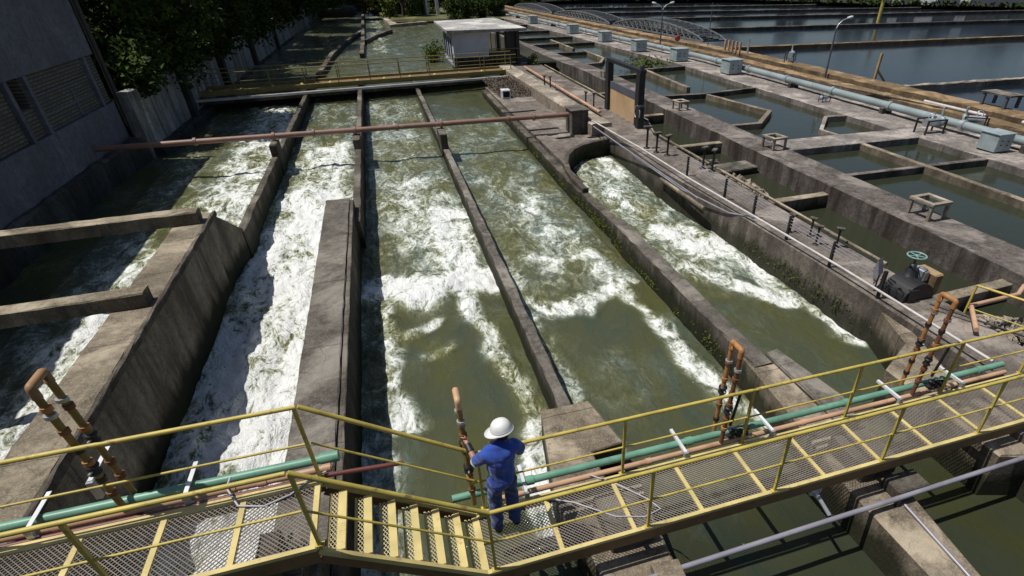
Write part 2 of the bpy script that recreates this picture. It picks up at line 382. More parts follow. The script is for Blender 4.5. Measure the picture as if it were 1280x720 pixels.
def vnoise(x, y, seed=0):
    r = np.random.default_rng(seed).random((256, 256)); xi = np.floor(x).astype(int); yi = np.floor(y).astype(int)
    fx = x - xi; fy = y - yi; fx = fx * fx * (3 - 2 * fx); fy = fy * fy * (3 - 2 * fy)
    a = r[xi % 256, yi % 256]; b = r[(xi + 1) % 256, yi % 256]; c = r[xi % 256, (yi + 1) % 256]; d = r[(xi + 1) % 256, (yi + 1) % 256]
    return (a * (1 - fx) + b * fx) * (1 - fy) + (c * (1 - fx) + d * fx) * fy
def fbm(x, y, o=4, seed=0):
    t = 0; a = .5
    for k in range(o): t = t + a * vnoise(x, y, seed + k); x = x * 2.03 + 7; y = y * 2.03 + 3; a *= .5
    return t

# ================================================================== SETTING
# ground sheet
g = MB(); g.add([(-900, -300, -2.2), (1200, -300, -2.2), (1200, 1800, -2.2), (-900, 1800, -2.2)], [[0, 1, 2, 3]])
struct(g.build('ground', 'ground'))
g = MB(); g.box(-400, -11.0, -40, 400, -2.1, 0.7); struct(g.build('river_bank', 'ground'))
# right hand ground under basins: far bank beyond the lagoon
g = MB(); g.add([(-10, 124, .1), (15, 121, .1), (45, 131, .1), (75, 124, .1), (92, 99, .1), (108, 83, .1), (160, 40, .1), (900, 40, .3), (900, 1500, .3), (-10, 1500, .3)], [list(range(10))])
struct(g.build('far_bank', 'ground'))

# ---- the turbulent channels: one water surface
def seg_d(x, y, a, b):
    ax, ay = a; bx, by = b; dx, dy = bx - ax, by - ay
    t = np.clip(((x - ax) * dx + (y - ay) * dy) / (dx * dx + dy * dy + 1e-9), 0, 1)
    return np.hypot(x - ax - t * dx, y - ay - t * dy)
STROKES = [
    # channel beside the building
    ([(-6.4, 38), (-6.0, 30), (-5.7, 22), (-5.6, 17)], 1.5, .72), ([(-7.3, 18), (-7.6, 12), (-7.6, 5)], .9, .88), ([(-6.0, 27), (-6.2, 20)], 1.6, .72),
    ([(-8.6, 30), (-8.0, 22), (-8.2, 14), (-8.4, 6)], 1.0, .48),
    # channel left of the thick wall
    ([(-3.2, 38), (-3.0, 28)], 1.3, .44), ([(-3.1, 28), (-3.2, 20)], 1.5, .74), ([(-3.2, 21), (-3.3, 13), (-3.2, 9), (-3.1, 5)], 1.9, 1.0),
    ([(-4.1, 15), (-4.2, 9), (-4.2, 5)], .5, .62),
    # centre channel
    ([(.3, 40), (.2, 30)], 1.6, .34), ([(.2, 30), (.3, 22)], 1.8, .50), ([(.3, 22), (.4, 16.5)], 1.9, .62), ([(1.1, 19), (1.0, 15)], 1.0, .82), ([(-.9, 13.7), (0.2, 13.6), (1.7, 13.5)], 1.15, 1.0),
    ([(-1.1, 12.5), (-.85, 10.2), (-.75, 8.4)], .34, .74), ([(-.9, 11.1), (.15, 11.8)], .26, .74), ([(1.0, 12.4), (1.35, 10.5), (1.5, 8.5), (1.6, 6.5), (1.5, 4.8)], .36, .80),
    ([(-.1, 10.35), (.4, 10.5)], .26, .46), ([(-1.2, 12), (-1.1, 6)], .3, .5),
    # channel between second and third walls
    ([(4, 38), (4, 26)], 1.7, .24), ([(3.8, 22), (3.9, 13.5)], 1.9, .50), ([(4.3, 19.5), (3.6, 16.5)], .6, .60), ([(4.6, 16), (5.0, 12.6)], .8, .60),
    ([(2.4, 12.3), (3.0, 11.4), (3.8, 11.5)], .34, .72), ([(3.9, 11.3), (4.6, 11.6), (5.3, 12)], .36, .74), ([(5.0, 12), (5.35, 9.8), (5.6, 7.6), (5.4, 5.8)], .34, .74),
    ([(2.45, 11.5), (2.55, 8.5), (2.75, 6.3)], .28, .52), ([(3.1, 14.6), (4.2, 14.2)], .4, .72), ([(3.7, 9.3), (4.0, 9.1)], .16, .34),
    # channel by the walkway
    ([(7.2, 22.4), (7.6, 17), (8.0, 12.5)], 1.6, .56), ([(8.6, 22.6), (8.2, 20.5)], .5, .8), ([(7.6, 19), (7.9, 16)], .5, .72), ([(8.0, 14.9), (8.5, 13.3)], .8, .98),
    ([(7.2, 12.4), (7.9, 11.1), (8.7, 10.2)], .5, .82), ([(8.9, 11.4), (9.1, 9.5), (9.05, 7.9)], .36, .76), ([(8.3, 14), (9.2, 11.6)], .6, .8),
    # upstream: slight foam, with sunlit sparkle painted in as foam
    ([(-3, 46), (-2, 60), (-1, 100)], 2.5, .30), ([(3, 46), (5, 60)], 2.5, .22), ([(.3, 60), (.3, 80), (.3, 150)], 1.2, .5), ([(-6, 48), (-6, 80)], 2, .3),
]
xs = np.arange(-10.75, 11.0, .062)
ys = [-9.0]
while ys[-1] < 3.2: ys.append(ys[-1] + .15)
while ys[-1] < 175: ys.append(ys[-1] + .052 * max(1.0, ys[-1] / 7.5) ** 1.35)
ys = np.array(ys)
X, Y = np.meshgrid(xs, ys)
F = np.zeros_like(X)
wx = X + (fbm(X * .9, Y * .5, 3, 50) - .45) * 1.1; wy = Y + (fbm(X * .8, Y * .5, 3, 60) - .45) * 1.6
for pts, wd, st in STROKES:
    d = np.full_like(X, 1e9)
    for a, b in zip(pts[:-1], pts[1:]): d = np.minimum(d, seg_d(wx if wd > .3 else X * .6 + wx * .4, wy if wd > .3 else Y * .6 + wy * .4, a, b))
    F = np.maximum(F, st * np.exp(-(np.maximum(d - wd * .25, 0) / (wd * .78)) ** 2))
# keep each stroke inside its own channel: calm pools stay calm
def band(x0, x1, y0, y1, v, e=1.2):
    m_ = np.clip((X - x0) / .3, 0, 1) * np.clip((x1 - X) / .3, 0, 1) * np.clip((wy - y0) / e, 0, 1) * np.clip((y1 - wy) / (e * 4), 0, 1)
    return v * m_
for b4 in ((-4.5, -2.2, 4, 34, .50), (-4.5, -1.5, 18, 46, .40), (-1.5, 2.0, 11.9, 42, .46), (2.0, 5.9, 10.9, 36, .42), (5.9, 10, 10.6, 26, .46), (-9.5, -5.2, 3, 42, .36), (-10, 9, 44, 150, .34)):
    F = np.maximum(F, band(*b4))
F = np.maximum(F, (.10 + .20 * np.clip((fbm(X * .8, Y * .6, 4, 77) - .42) * 4, 0, 1)) * (Y < 40))
F *= 1 - .75 * np.clip((4.9 - Y) / .8, 0, 1)
SILT = np.clip((Y - 3.2) / 2.2, 0, 1) * .85 + .15
Z = np.full_like(X, -1.25) + .22 * np.clip((Y - 16) / 22, 0, 1) + .0
Z += np.clip((Y - 40) / 1.0, 0, 1) * .25
rough = F ** 1.3
Z += rough * (.50 * (fbm(X * 1.3, Y * .9, 4, 3) - .47) + .22 * (fbm(X * 5, Y * 3.5, 3, 9) - .45))
Z += .022 * (fbm(X * 2.2, Y * 1.4, 4, 21) - .47)
Z += .16 * np.exp(-((Y - 13.0) / .6) ** 2) * np.exp(-((X - .3) / 1.4) ** 4)      # standing wave in the centre channel
Z += .14 * np.exp(-((Y - 14.2) / .6) ** 2) * np.exp(-((X - 8.2) / .7) ** 2)
ny, nx = X.shape
me = bpy.data.meshes.new('channel_water'); me.vertices.add(nx * ny)
me.vertices.foreach_set('co', np.stack([X, Y, Z], -1).astype(np.float32).ravel())
i = np.arange((ny - 1) * (nx - 1)); r_, c_ = i // (nx - 1), i % (nx - 1); a = r_ * nx + c_
quads = np.stack([a, a + 1, a + nx + 1, a + nx], -1).astype(np.int32)
me.loops.add(quads.size); me.loops.foreach_set('vertex_index', quads.ravel())
me.polygons.add(len(quads)); me.polygons.foreach_set('loop_start', np.arange(0, quads.size, 4, dtype=np.int32)); me.polygons.foreach_set('loop_total', np.full(len(quads), 4, dtype=np.int32))
me.update(calc_edges=True); me.polygons.foreach_set('use_smooth', np.ones(len(quads), dtype=bool))
at = me.attributes.new('silt', 'FLOAT', 'POINT'); at.data.foreach_set('value', SILT.astype(np.float32).ravel())
at = me.attributes.new('foam', 'FLOAT', 'POINT'); at.data.foreach_set('value', F.astype(np.float32).ravel())
me.materials.append(M['channel']); me.update()
o = bpy.data.objects.new('channel_water', me); COL.objects.link(o); struct(o)

def sk(x, y): return x - .072 * max(0, y - 42)          # the far part of the works bends slightly left
g = MB(); g.add([(sk(21.6, 40), -12, -1.0), (10.9, -12, -1.0), (10.9, 46, -1.0), (13.9, 46, -1.0), (13.9, -12, -1.0)][1:], [[3, 2, 1, 0]][0:1]); struct(g.build('sluice_water', 'still'))
g = MB(); vs = []; yy = [-14, 42, 60, 80, 100, 124]
for y in yy: vs += [(sk(14.0, y), y, -.52), (sk(22.2, y), y, -.52)]
g.add(vs, [[2 * k, 2 * k + 1, 2 * k + 3, 2 * k + 2] for k in range(5)]); struct(g.build('basin_water', 'still'))
g = MB(); g.add([(sk(28.2, 0), -60, -.55), (400, -60, -.55), (400, 140, -.55), (sk(28.2, 140), 140, -.55), (28.2, 42, -.55)], [[0, 1, 2, 3, 4]]); struct(g.build('lagoon_water', 'lagoon'))

# ---- dividing walls of the channels
W = 'wall'
o = MB().sweep([(-5.10, 1.0), (-5.10, 15.6)], .35, .35, -2.2, .65, .3, .012, .025)
# wing dropping to the thin wall
o.sweep([(-4.86, 15.6, .6), (-4.70, 17.0, -.36)], .22, .11, -2.2, .6, .3, .012)
lw = thing('divider_wall', 'tall tan left dividing wall with black stained side, carrying two cross beams', W, (-5.1, 8, -2.2))
o.build('wall_body', 'conc_big', lw)
MB().sweep([(-4.70, 1.0), (-4.70, 15.62)], .04, .03, .56, .685, .3, .010, .012).build('coping', 'conc_wall', lw)
tag(MB().sweep([(-4.68, 16.9), (-4.66, 24), (-4.5, 44)], .11, .11, -2.2, -.44, .4, .016).build('divider_wall', 'conc_wall', origin=(-4.6, 30, -2.2)),
    'thin dark dividing wall running from the tall tan wall to the far footbridge', W)
tag(MB().sweep([(-1.965, 1.0), (-1.965, 17.75)], .345, .345, -2.2, -.05, .3, .010, .02).build('divider_wall', 'conc', origin=(-1.96, 9, -2.2)),
    'thick broad-topped grey concrete wall ending bluntly mid channel', W)
cw = thing('divider_wall', 'thin straight wall beside the thick broad-topped wall', W, (-1.5, 20, -2.2))
MB().sweep([(-1.49, 16.5), (-1.46, 44)], .115, .115, -2.2, -.36, .4, .014).sweep([(-1.565, 1.0), (-1.565, 17.72)], .05, .05, -2.2, -.10, .4, .008, .012).build('wall_body', 'conc_wall', cw)
MB().box(-1.63, -1.33, 24.7, 25.9, -.9, .02, .03).build('pipe_pier', 'conc_wall', cw)
bwall = thing('divider_wall', 'thin wall with worn pinkish top in the middle of the channels, ending in a square block', W, (2.06, 20, -2.2))
MB().sweep([(2.06, 6.8), (2.06, 20), (1.98, 44)], .115, .115, -2.2, -.60, .35, .018).build('wall_body', 'conc', bwall)
MB().prism([(1.62, 2.2), (2.44, 2.2), (2.50, 4.2), (2.62, 5.05), (2.12, 5.1), (2.12, 5.75), (2.66, 5.8), (2.46, 6.95), (1.58, 6.95), (1.30, 5.0), (1.50, 4.0)], -2.2, -.50, .025).build('end_block', 'conc_tan', bwall)
MB().box(1.86, 2.16, 24.5, 25.9, -.9, .02, .03).build('pipe_pier', 'conc_wall', bwall)
MB().prism([(2.10, 3.15), (2.46, 3.10), (2.50, 3.55), (2.14, 3.6)], -.502, -.36, .02).build('loose_slab', 'conc_tan', bwall)
cwl = thing('divider_wall', 'mossy dark wall right of centre that steps up and ends in a broad slab', W, (6, 14, -2.2))
MB().sweep([(6.08, 14.4), (5.95, 19), (5.98, 24), (6.05, 38)], .15, .15, -2.2, -.66, .35, .018).build('wall_body', 'conc_wall', cwl)
MB().sweep([(6.02, 6.9), (6.02, 14.6)], .20, .20, -2.2, -.50, .3, .018, .03).build('raised_wall', 'conc', cwl)
MB().prism([(5.52, -1.5), (5.75, -1.5), (6.12, 2.3), (6.32, 3.75), (6.42, 5.4), (6.46, 7.2), (5.80, 7.3), (5.68, 5.6), (5.48, 3.9), (5.50, 2.4)], -2.2, -.54, .03).build('end_slab', 'conc_tan', cwl)
MB().prism([(6.26, 5.0), (6.62, 5.0), (6.80, 5.6), (6.56, 7.25), (6.24, 7.2)], -1.2, -.46, .03).build('side_slab', 'conc', cwl)
MB().box(5.95, 6.5, 3.50, 3.82, -.53, -.34, .02).build('loose_slab', 'conc_wall', cwl)

# stub piers carrying the red pipe
tag(MB().box(-4.76, -4.50, 24.8, 25.9, -1.9, .02, .03).build('pipe_pier', 'conc_wall', origin=(-4.6, 24, -1.9)), 'grey stub pier under the red pipe on the thin dark wall', 'pier')

# cross beams on the left wall
bm1 = MB().sweep([(-10.5, 14.62), (-4.86, 15.02)], .20, .20, .655, .95, .3, .012, .02); tag(bm1.build('cross_beam', 'conc_big', origin=(-8, 15, .65)), 'farther of the two concrete beams reaching from the building to the tall tan wall', 'beam', 'concrete cross beams')
bm2 = MB().sweep([(-10.5, 10.62), (-4.84, 10.85)], .18, .18, .655, .93, .3, .012, .02); tag(bm2.build('cross_beam', 'conc_big', origin=(-8, 10.8, .65)), 'nearer of the two concrete beams reaching from the building to the tall tan wall', 'beam', 'concrete cross beams')

# platform with the curved inlet
pf = thing('inlet_platform', 'rough concrete platform with concave curved edge around the right channel head', 'platform', (7.5, 28, -2.2))
curve = [(6.02, 17.6), (5.98, 18.8), (6.08, 19.9), (6.3, 20.9), (6.62, 21.75), (7.08, 22.5), (7.75, 23.1), (8.5, 23.45), (9.2, 23.7)]
MB().prism([(6.22, 18.5)] + [(x + .10, y + .10) for x, y in curve[2:]] + [(9.2, 26.5), (8.55, 30), (8.5, 38.5), (6.2, 38.5)], -2.2, -.58, .02).build('deck', 'conc_walk', pf)
MB().sweep(curve, .10, .10, -2.2, -.50, .25, .008, .02).build('curved_rim', 'conc_wall', pf)
for (x, y, a, L, lb) in ((7.0, 25.3, .3, .5, 'short dark plank on the inlet platform nearest the mid channel side'), (7.4, 24.6, .15, .8, 'dark plank lying nearest the curved rim of the inlet platform'), (7.9, 25.0, .9, .35, 'smallest dark plank, lying askew on the inlet platform'),
        (8.7, 24.3, .2, .6, 'dark plank below the grey pipe box'), (6.9, 26.4, .05, 1.4, 'long dark plank on the inlet platform just beyond the red pipe'), (6.6, 30.5, .1, 1.8, 'long dark plank farther up the inlet platform')):
    tag(MB().obox((x, y, -.555), (math.cos(a) * L / 2, math.sin(a) * L / 2, 0), (-.05, .07, 0), (0, 0, .02)).build('loose_plank', 'black', origin=(x, y, -.57)), lb, 'plank')
b_ = thing('pipe_box', 'grey concrete box where the long red pipe ends', 'box', (8.2, 25.5, -.58))
MB().box(7.85, 8.65, 25.0, 26.0, -.575, .42, .03).build('box_body', 'conc_basin', b_); MB().box(7.80, 8.70, 24.95, 26.05, .422, .50, .02).build('lid', 'conc', b_)

wc = thing('crate', 'small white box with open dark side on the inlet platform near the brush', 'crate', (6.75, 34.6, -.58))
MB().box(6.5, 7.0, 34.3, 34.9, -.578, -.12, .02).build('shell', 'white', wc); MB().box(6.56, 6.94, 34.285, 34.299, -.50, -.2).build('opening', 'dark_open', wc)
# tan beam and long walkway
tb = MB().sweep([(9.15, 24.4, -.02), (8.55, 43)], .55, .42, -1.6, .05, .5, .02, .05); tag(tb.build('curb_beam', 'conc_pale', origin=(9, 33, -1.6)), 'pale tan raised concrete kerb beam beyond the pipe box beside the walkway', 'beam')
wk = MB().prism([(9.42, 5.05), (8.9, 5.05), (8.45, 5.0), (8.6, 2.0), (10.8, 2.0), (10.8, 22.5), (11.5, 24.5), (11.5, 46), (8.7, 46), (9.2, 24.2), (8.95, 18), (9.25, 14), (9.42, 10)], -2.2, -.20, .025)
struct(wk.build('walkway', 'conc_walk'))
tag(MB().prism([(7.95, 3.6), (8.6, 3.4), (8.9, 5.2), (9.40, 6.7), (9.40, 7.6), (8.98, 6.5), (7.95, 5.9)], -2.2, -.34, .03).build('wing_wall', 'conc_tan', origin=(8.6, 5.5, -2.2)), 'tan wing wall where the walkway meets the catwalk on the right', W)

# big basin wall
bwp = [(14.4, -8), (14.4, 42), (sk(14.4, 60), 60), (sk(14.4, 90), 90), (sk(14.4, 122), 122)]
struct(MB().sweep(bwp, .70, .70, -2.2, -.25, .6, .012, .02).build('basin_walkway', 'conc_basin'))
# pipe walkway
struct(MB().sweep([(23.75, -8), (23.75, 42), (sk(23.75, 60), 60), (sk(23.75, 90), 90), (sk(23.75, 122), 122)], 2.15, 1.9, -2.2, -.25, .6, .015, .02).build('pipe_walkway', 'conc_pink'))
def strip(name, x, wd, z, m, label):
    o = MB().sweep([(x, -8), (x, 42), (sk(x, 60), 60), (sk(x, 90), 90), (sk(x, 122), 122)], wd / 2, wd / 2, -2.0, z, .6, .03, .04).build(name, m, origin=(x, 30, -2))
    return tag(o, label, 'wall')
strip('lagoon_kerb', 26.05, .9, .08, 'conc_brown', 'brown lower kerb wall between the teal pipe and the lagoon')
strip('lagoon_kerb', 27.75, 1.3, .22, 'conc_brown', 'wide brown bank wall edging the lagoon')
struct(MB().sweep([(26.9, -8), (26.9, 42), (sk(26.9, 60), 60), (sk(26.9, 90), 90), (sk(26.9, 122), 122)], .6, .6, -2.2, -.5, .8, .05).build('verge', 'ground'))

# basin partition walls
def bwl(path, wd=.13, z=-.25, m='conc_basin', label='', group='thin partition walls of the basins'):
    wd = wd * .78 if wd < .5 else wd
    cx = sum(p[0] for p in path) / len(path); cy = sum(p[1] for p in path) / len(path)
    tag(MB().sweep(path, wd, wd, -1.8, z, .5, .012, .02).build('partition_wall', m, origin=(cx, cy, -1.8)), label, 'wall', group)
bwl([(15.08, 19.4), (21.62, 19.4)], .72, -.235, 'conc_pink', 'wide concrete cross walk joining the basin walkway to the pipe walkway')
bwl([(15.08, 15.45), (18.48, 15.45)], .14, -.26, label='short grey cross partition meeting the tan partition from the left in the near basin')
bwl([(18.78, 15.45), (21.62, 15.45)], .14, -.26, label='short grey cross partition between the tan partition and the teal cabinet')
bwl([(18.62, 18.7), (18.62, -6)], .15, -.25, 'conc_tan', 'long tan partition running to the right edge of the photo through the near basin')
bwl([(21.62, 23.25), (20.48, 23.35), (18.52, 21.2), (18.6, 20.12)], .12, -.25, 'conc_pale', 'angular pale partition boxing a six-sided pool against the pipe walkway')
bwl([(15.08, 23.2), (16.6, 23.2), (18.62, 25.35), (17.75, 30.2)], .15, -.25, 'conc_tan', 'bent tan partition with an angled corner right of the steel gate')
bwl([(15.08, 30.65), (17.7, 30.5), (21.62, 31.3)], .15, -.25, label='grey cross partition meeting the bent tan partition at its far end')
bwl([(17.95, 39.5), (17.6, 32.3)], .16, -.2, 'conc_tan', 'free-ended tan baffle pointing at the camera behind the steel gate')
bwl([(15.08, 38.0), (17.0, 38.3), (18.3, 40.2), (21.62, 40.6)], .16, -.25, label='bowed pale cross partition at the far end of the free-ended baffle')
bwl([(14.9, 44.0), (16.2, 44.2), (17.4, 46.7), (17.5, 52.1)], .15, -.25, 'conc_tan', 'small bent tan partition far beyond the steel gate')
bwl([(16.85, 60.6), (16.85, 53.0)], .14, -.2, 'conc_tan', 'straight tan baffle beyond the hut roof')
bwl([(14.3, 50.9), (17.3, 50.9)], .12, -.25, label='short cross partition left of the small bent tan partition')
for kk, (yy0, tx) in enumerate(((57.3, 'nearest'), (63.2, 'second nearest'), (70.5, 'third nearest'), (79, 'second farthest'), (90, 'farthest'))):
    bwl([(sk(15.05, yy0), yy0), (sk(21.7, yy0), yy0 + .4)], .16, -.25, label='full-width grey cross partition of the distant basins, %s of the five behind the hut' % tx)
# sluice channel cross walls
for (y, tx) in ((21.6, 'far one below the steel gate'), (14.6, 'middle one beside the rubble heap'), (7.9, 'nearest one behind the brown pipe'), (27.5, 'one just behind the steel gate'), (34.0, 'farthest one beside the tan kerb beam')):
    tag(MB().sweep([(10.75, y), (13.75, y + .15)], .16, .16, -1.8, -.55, .4, .012).build('sluice_wall', 'conc_tan', origin=(12, y, -1.8)), 'low cross wall in the narrow green sluice channel, ' + tx, 'wall', 'cross walls of the sluice channel')

# lagoon partitions
lag = [(28.3, 28.6, 120, 27.9, 'conc_pale', 'pale lumpy walkway across the nearest lagoon starting at the timber post'), (28.2, 49.2, 130, 47.4, 'conc_brown', 'brown dividing wall across the lagoon starting at the near end of the steel truss'),
       (sk(28.5, 67), 67, 130, 63.6, 'conc_wall', 'dark dividing wall crossing the lagoon just beyond the nearest truss span'), (sk(28.5, 83), 83.6, 130, 79, 'conc_wall', 'dark dividing wall crossing the lagoon behind the middle truss span'),
       (sk(28.5, 97), 97, 96, 92, 'conc_wall', 'dark dividing wall second from the far bank of the lagoon'), (sk(28.5, 110), 110, 84, 106, 'conc_wall', 'dark dividing wall of the lagoon closest to the far bank')]
for (x0, y0, x1, y1, m, lb) in lag:
    tag(MB().sweep([(x0, y0), (x1, y1)], .16, .16, -1.5, -.16, .45, .04 if m == 'conc_pale' else .02, .05).build('lagoon_wall', m, origin=(x0, y0, -1.5)), lb, 'wall')

# ---- building on the left
bl = thing('building', 'shaded left building with blue-white plaster above a brick band and a small opening', 'building', (-10.9, 20, -2))
BX = -10.72
def ext(x0, x1, y0, y1, z0, z1): return MB().box(x0, x1, y0, y1, z0, z1)
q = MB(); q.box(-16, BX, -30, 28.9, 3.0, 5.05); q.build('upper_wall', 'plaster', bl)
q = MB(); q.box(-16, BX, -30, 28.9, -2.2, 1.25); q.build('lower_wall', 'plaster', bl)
m, n, l, b = mat('brick_band'); g_ = n.new('ShaderNodeNewGeometry'); sx = n.new('ShaderNodeSeparateXYZ'); cb = n.new('ShaderNodeCombineXYZ')
l.new(g_.outputs['Position'], sx.inputs[0]); l.new(sx.outputs[1], cb.inputs[0]); l.new(sx.outputs[2], cb.inputs[1])
bt = n.new('ShaderNodeTexBrick'); l.new(cb.outputs[0], bt.inputs['Vector']); bt.inputs['Scale'].default_value = 1
bt.inputs['Brick Width'].default_value = .34; bt.inputs['Row Height'].default_value = .105; bt.inputs['Mortar Size'].default_value = .018
bt.inputs['Color1'].default_value = (.13, .125, .115, 1); bt.inputs['Color2'].default_value = (.085, .08, .075, 1); bt.inputs['Mortar'].default_value = (.028, .027, .025, 1)
nn = noise(n, l, pos(n, l), 1.3, 6, .7); c = mix(n, l, ramp(n, l, nn, [(.4, bw(0)), (.7, bw(.6))]), bt.outputs[0], (.05, .048, .045))
l.new(c, b.inputs['Base Color']); b.inputs['Roughness'].default_value = .95; bump(n, l, b, bt.outputs['Fac'], -.6, .03)
M['brick'] = m
q = MB(); q.box(-16, BX - .10, -30, 22.2, 1.25, 3.0); q.box(-16, BX - .10, 23.05, 28.9, 1.25, 3.0); q.box(-16, BX - .10, 22.2, 23.05, 1.25, 2.12); q.build('brick_band', 'brick', bl)
for y in (16.6, 19.4, 22.05, 23.25, 27.9): MB().box(BX - .099, BX + .03, y - .10, y + .10, 1.252, 2.998).build('pilaster', 'plaster', bl)
MB().box(-11.9, -11.6, 22.2, 23.05, 2.12, 3.0).build('window_opening', 'dark_open', bl)
q = MB()
for z in (1.75, 2.35): q.box(BX - .099, BX - .075, 23.36, 27.78, z, z + .05)
q.box(BX - .099, BX - .07, 26.0, 26.12, 1.3, 2.2); q.build('band_ledge', 'plaster', bl)
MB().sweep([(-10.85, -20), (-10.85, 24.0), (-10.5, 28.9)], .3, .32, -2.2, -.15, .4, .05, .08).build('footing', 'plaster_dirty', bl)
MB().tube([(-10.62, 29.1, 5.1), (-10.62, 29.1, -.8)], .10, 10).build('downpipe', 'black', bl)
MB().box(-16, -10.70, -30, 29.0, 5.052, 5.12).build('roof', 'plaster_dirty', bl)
# river wall
rw = thing('river_wall', 'stained white plaster wall under the trees along the far left channel', 'wall', (-10.2, 50, -2))
MB().sweep([(-10.35, 28.95), (-10.1, 45), (-9.3, 80), (-8.4, 110)], .2, .2, -2.2, 1.55, .8, .015).build('wall_body', 'river_wall', rw)
for y in (35.9, 44.5, 55, 67): MB().box(-10.6 + (y - 29) * .021, -9.92 + (y - 29) * .021, y - .35, y + .35, -2.2, 1.7, .03).build('pillar', 'plaster_dirty', rw)
MB().sweep([(-9.95, 29.2), (-9.7, 45), (-8.9, 80)], .25, .25, -2.2, -.75, .6, .06, .05).build('ledge', 'plaster_dirty', rw)

# upstream river dividers
def rd(path, lb, wd=.18): tag(MB().sweep(path, wd, wd, -2.2, -.40, .6, .03).build('river_divider', 'conc_wall', origin=(path[0][0], path[0][1], -2.2)), lb, 'wall')
rd([(-4.3, 46), (-3.9, 58), (-3.0, 68), (-1.5, 79.5)], 'curving left divider upstream of the far footbridge')
rd([(-1.4, 57), (-1.3, 68), (-1.3, 80), (-1.3, 150)], 'straight divider upstream of the far footbridge')
rd([(-1.0, 68.5), (.2, 74), (2.0, 79.5)], 'short oblique divider forking right from the straight upstream divider', .14)
tag(MB().sweep([(2.1, 100), (2.6, 88), (7.0, 91)], .5, .5, -2.2, -.45, .8, .06).build('river_ledge', 'conc_pale', origin=(2.4, 90, -2.2)), 'low pale stone ledge in front of the far light green trees', 'ledge')
tag(MB().sweep([(-1.1, 101.5), (2.0, 101.5)], .3, .3, -2.2, -.6, .6, .04).build('weir', 'conc_wall', origin=(.5, 101.5, -2.2)), 'small dark weir far upstream below the trees', 'weir')
struct(MB().prism([(2.6, 92), (7, 92), (20, 92), (20, 124), (-1, 124), (2.2, 102)], -2.2, -.2, .3, .1).build('gravel_bank', 'grassy'))
struct(MB().prism([(8.9, 46), (13.2, 46), (13.2, 60), (12.2, 75), (11, 92), (8.8, 92), (9.0, 70)], -2.2, -.22, .1, .1).build('river_bank', 'ground'))
struct(MB().prism([(-11, 110), (-3, 108), (-2, 124), (-11, 124)], -2.2, .2, .3, .1).build('river_bank', 'ground'))
# sill under the footbridge
tag(MB().sweep([(-10.2, 39.4), (8.6, 42.3)], .35, .35, -2.2, -.62, .6, .02).build('sill_wall', 'conc_wall', origin=(0, 41, -2.2)), 'concrete sill across all channels beneath the far footbridge', 'wall')

# ================================================================== CATWALK
def expmesh(x0, x1, y0, y1, z, cw=.050, ch=.052, t=.0042, th=.005):
    """expanded metal: diamonds of real strands"""
    q = MB(); rows = int((y1 - y0) / (ch / 2)); cols = max(1, round((x1 - x0) / cw)); cwx = (x1 - x0) / cols
    chy = (y1 - y0) / (rows // 2)
    for r in range(rows // 2):
        for sgn in (0, 1):
            for c in range(cols * 2):
                xa = x0 + c * cwx / 2; xb = xa + cwx / 2
                up = (c + sgn) % 2
                ya = y0 + (r + (.5 if sgn == 0 else .5)) * chy + (-.5 if up == 0 else 0) * chy * (1 if sgn == 0 else 1)
                # rising or falling strand
                if sgn == 0: p, s_ = (y0 + r * chy, y0 + (r + .5) * chy) if c % 2 == 0 else (y0 + (r + .5) * chy, y0 + r * chy)
                else: p, s_ = (y0 + (r + 1) * chy, y0 + (r + .5) * chy) if c % 2 == 0 else (y0 + (r + .5) * chy, y0 + (r + 1) * chy)
                q.add([(xa, p - t, z), (xb, s_ - t, z), (xb, s_ + t, z + th), (xa, p + t, z + th)], [[0, 1, 2, 3]])
                q.add([(xa, p - t, z - th), (xb, s_ - t, z - th), (xb, s_ - t, z), (xa, p - t, z)], [[0, 1, 2, 3]])
    return q
YN, YF = 3.88, 4.66
def rail_set(par, y, xa, xb, z, posts, mid=True, r=.024):
    rl = MB(); rl.tube([(xa, y, z + 1.02), (xb, y, z + 1.02)], r, 10)
    o = rl.build('handrail', 'yellow', par)
    MB().tube([(xa, y, z + .52), (xb, y, z + .52)], .013, 8).build('mid_rail', 'yellow', par)
    for x in posts: MB().bar((x, y, z - .05), (x, y, z + 1.0), .034, .034, (0, 1, 0)).box(x - .045, x + .045, y - .028, y + .028, z + .013, z + .022).build('post', 'yellow', par)
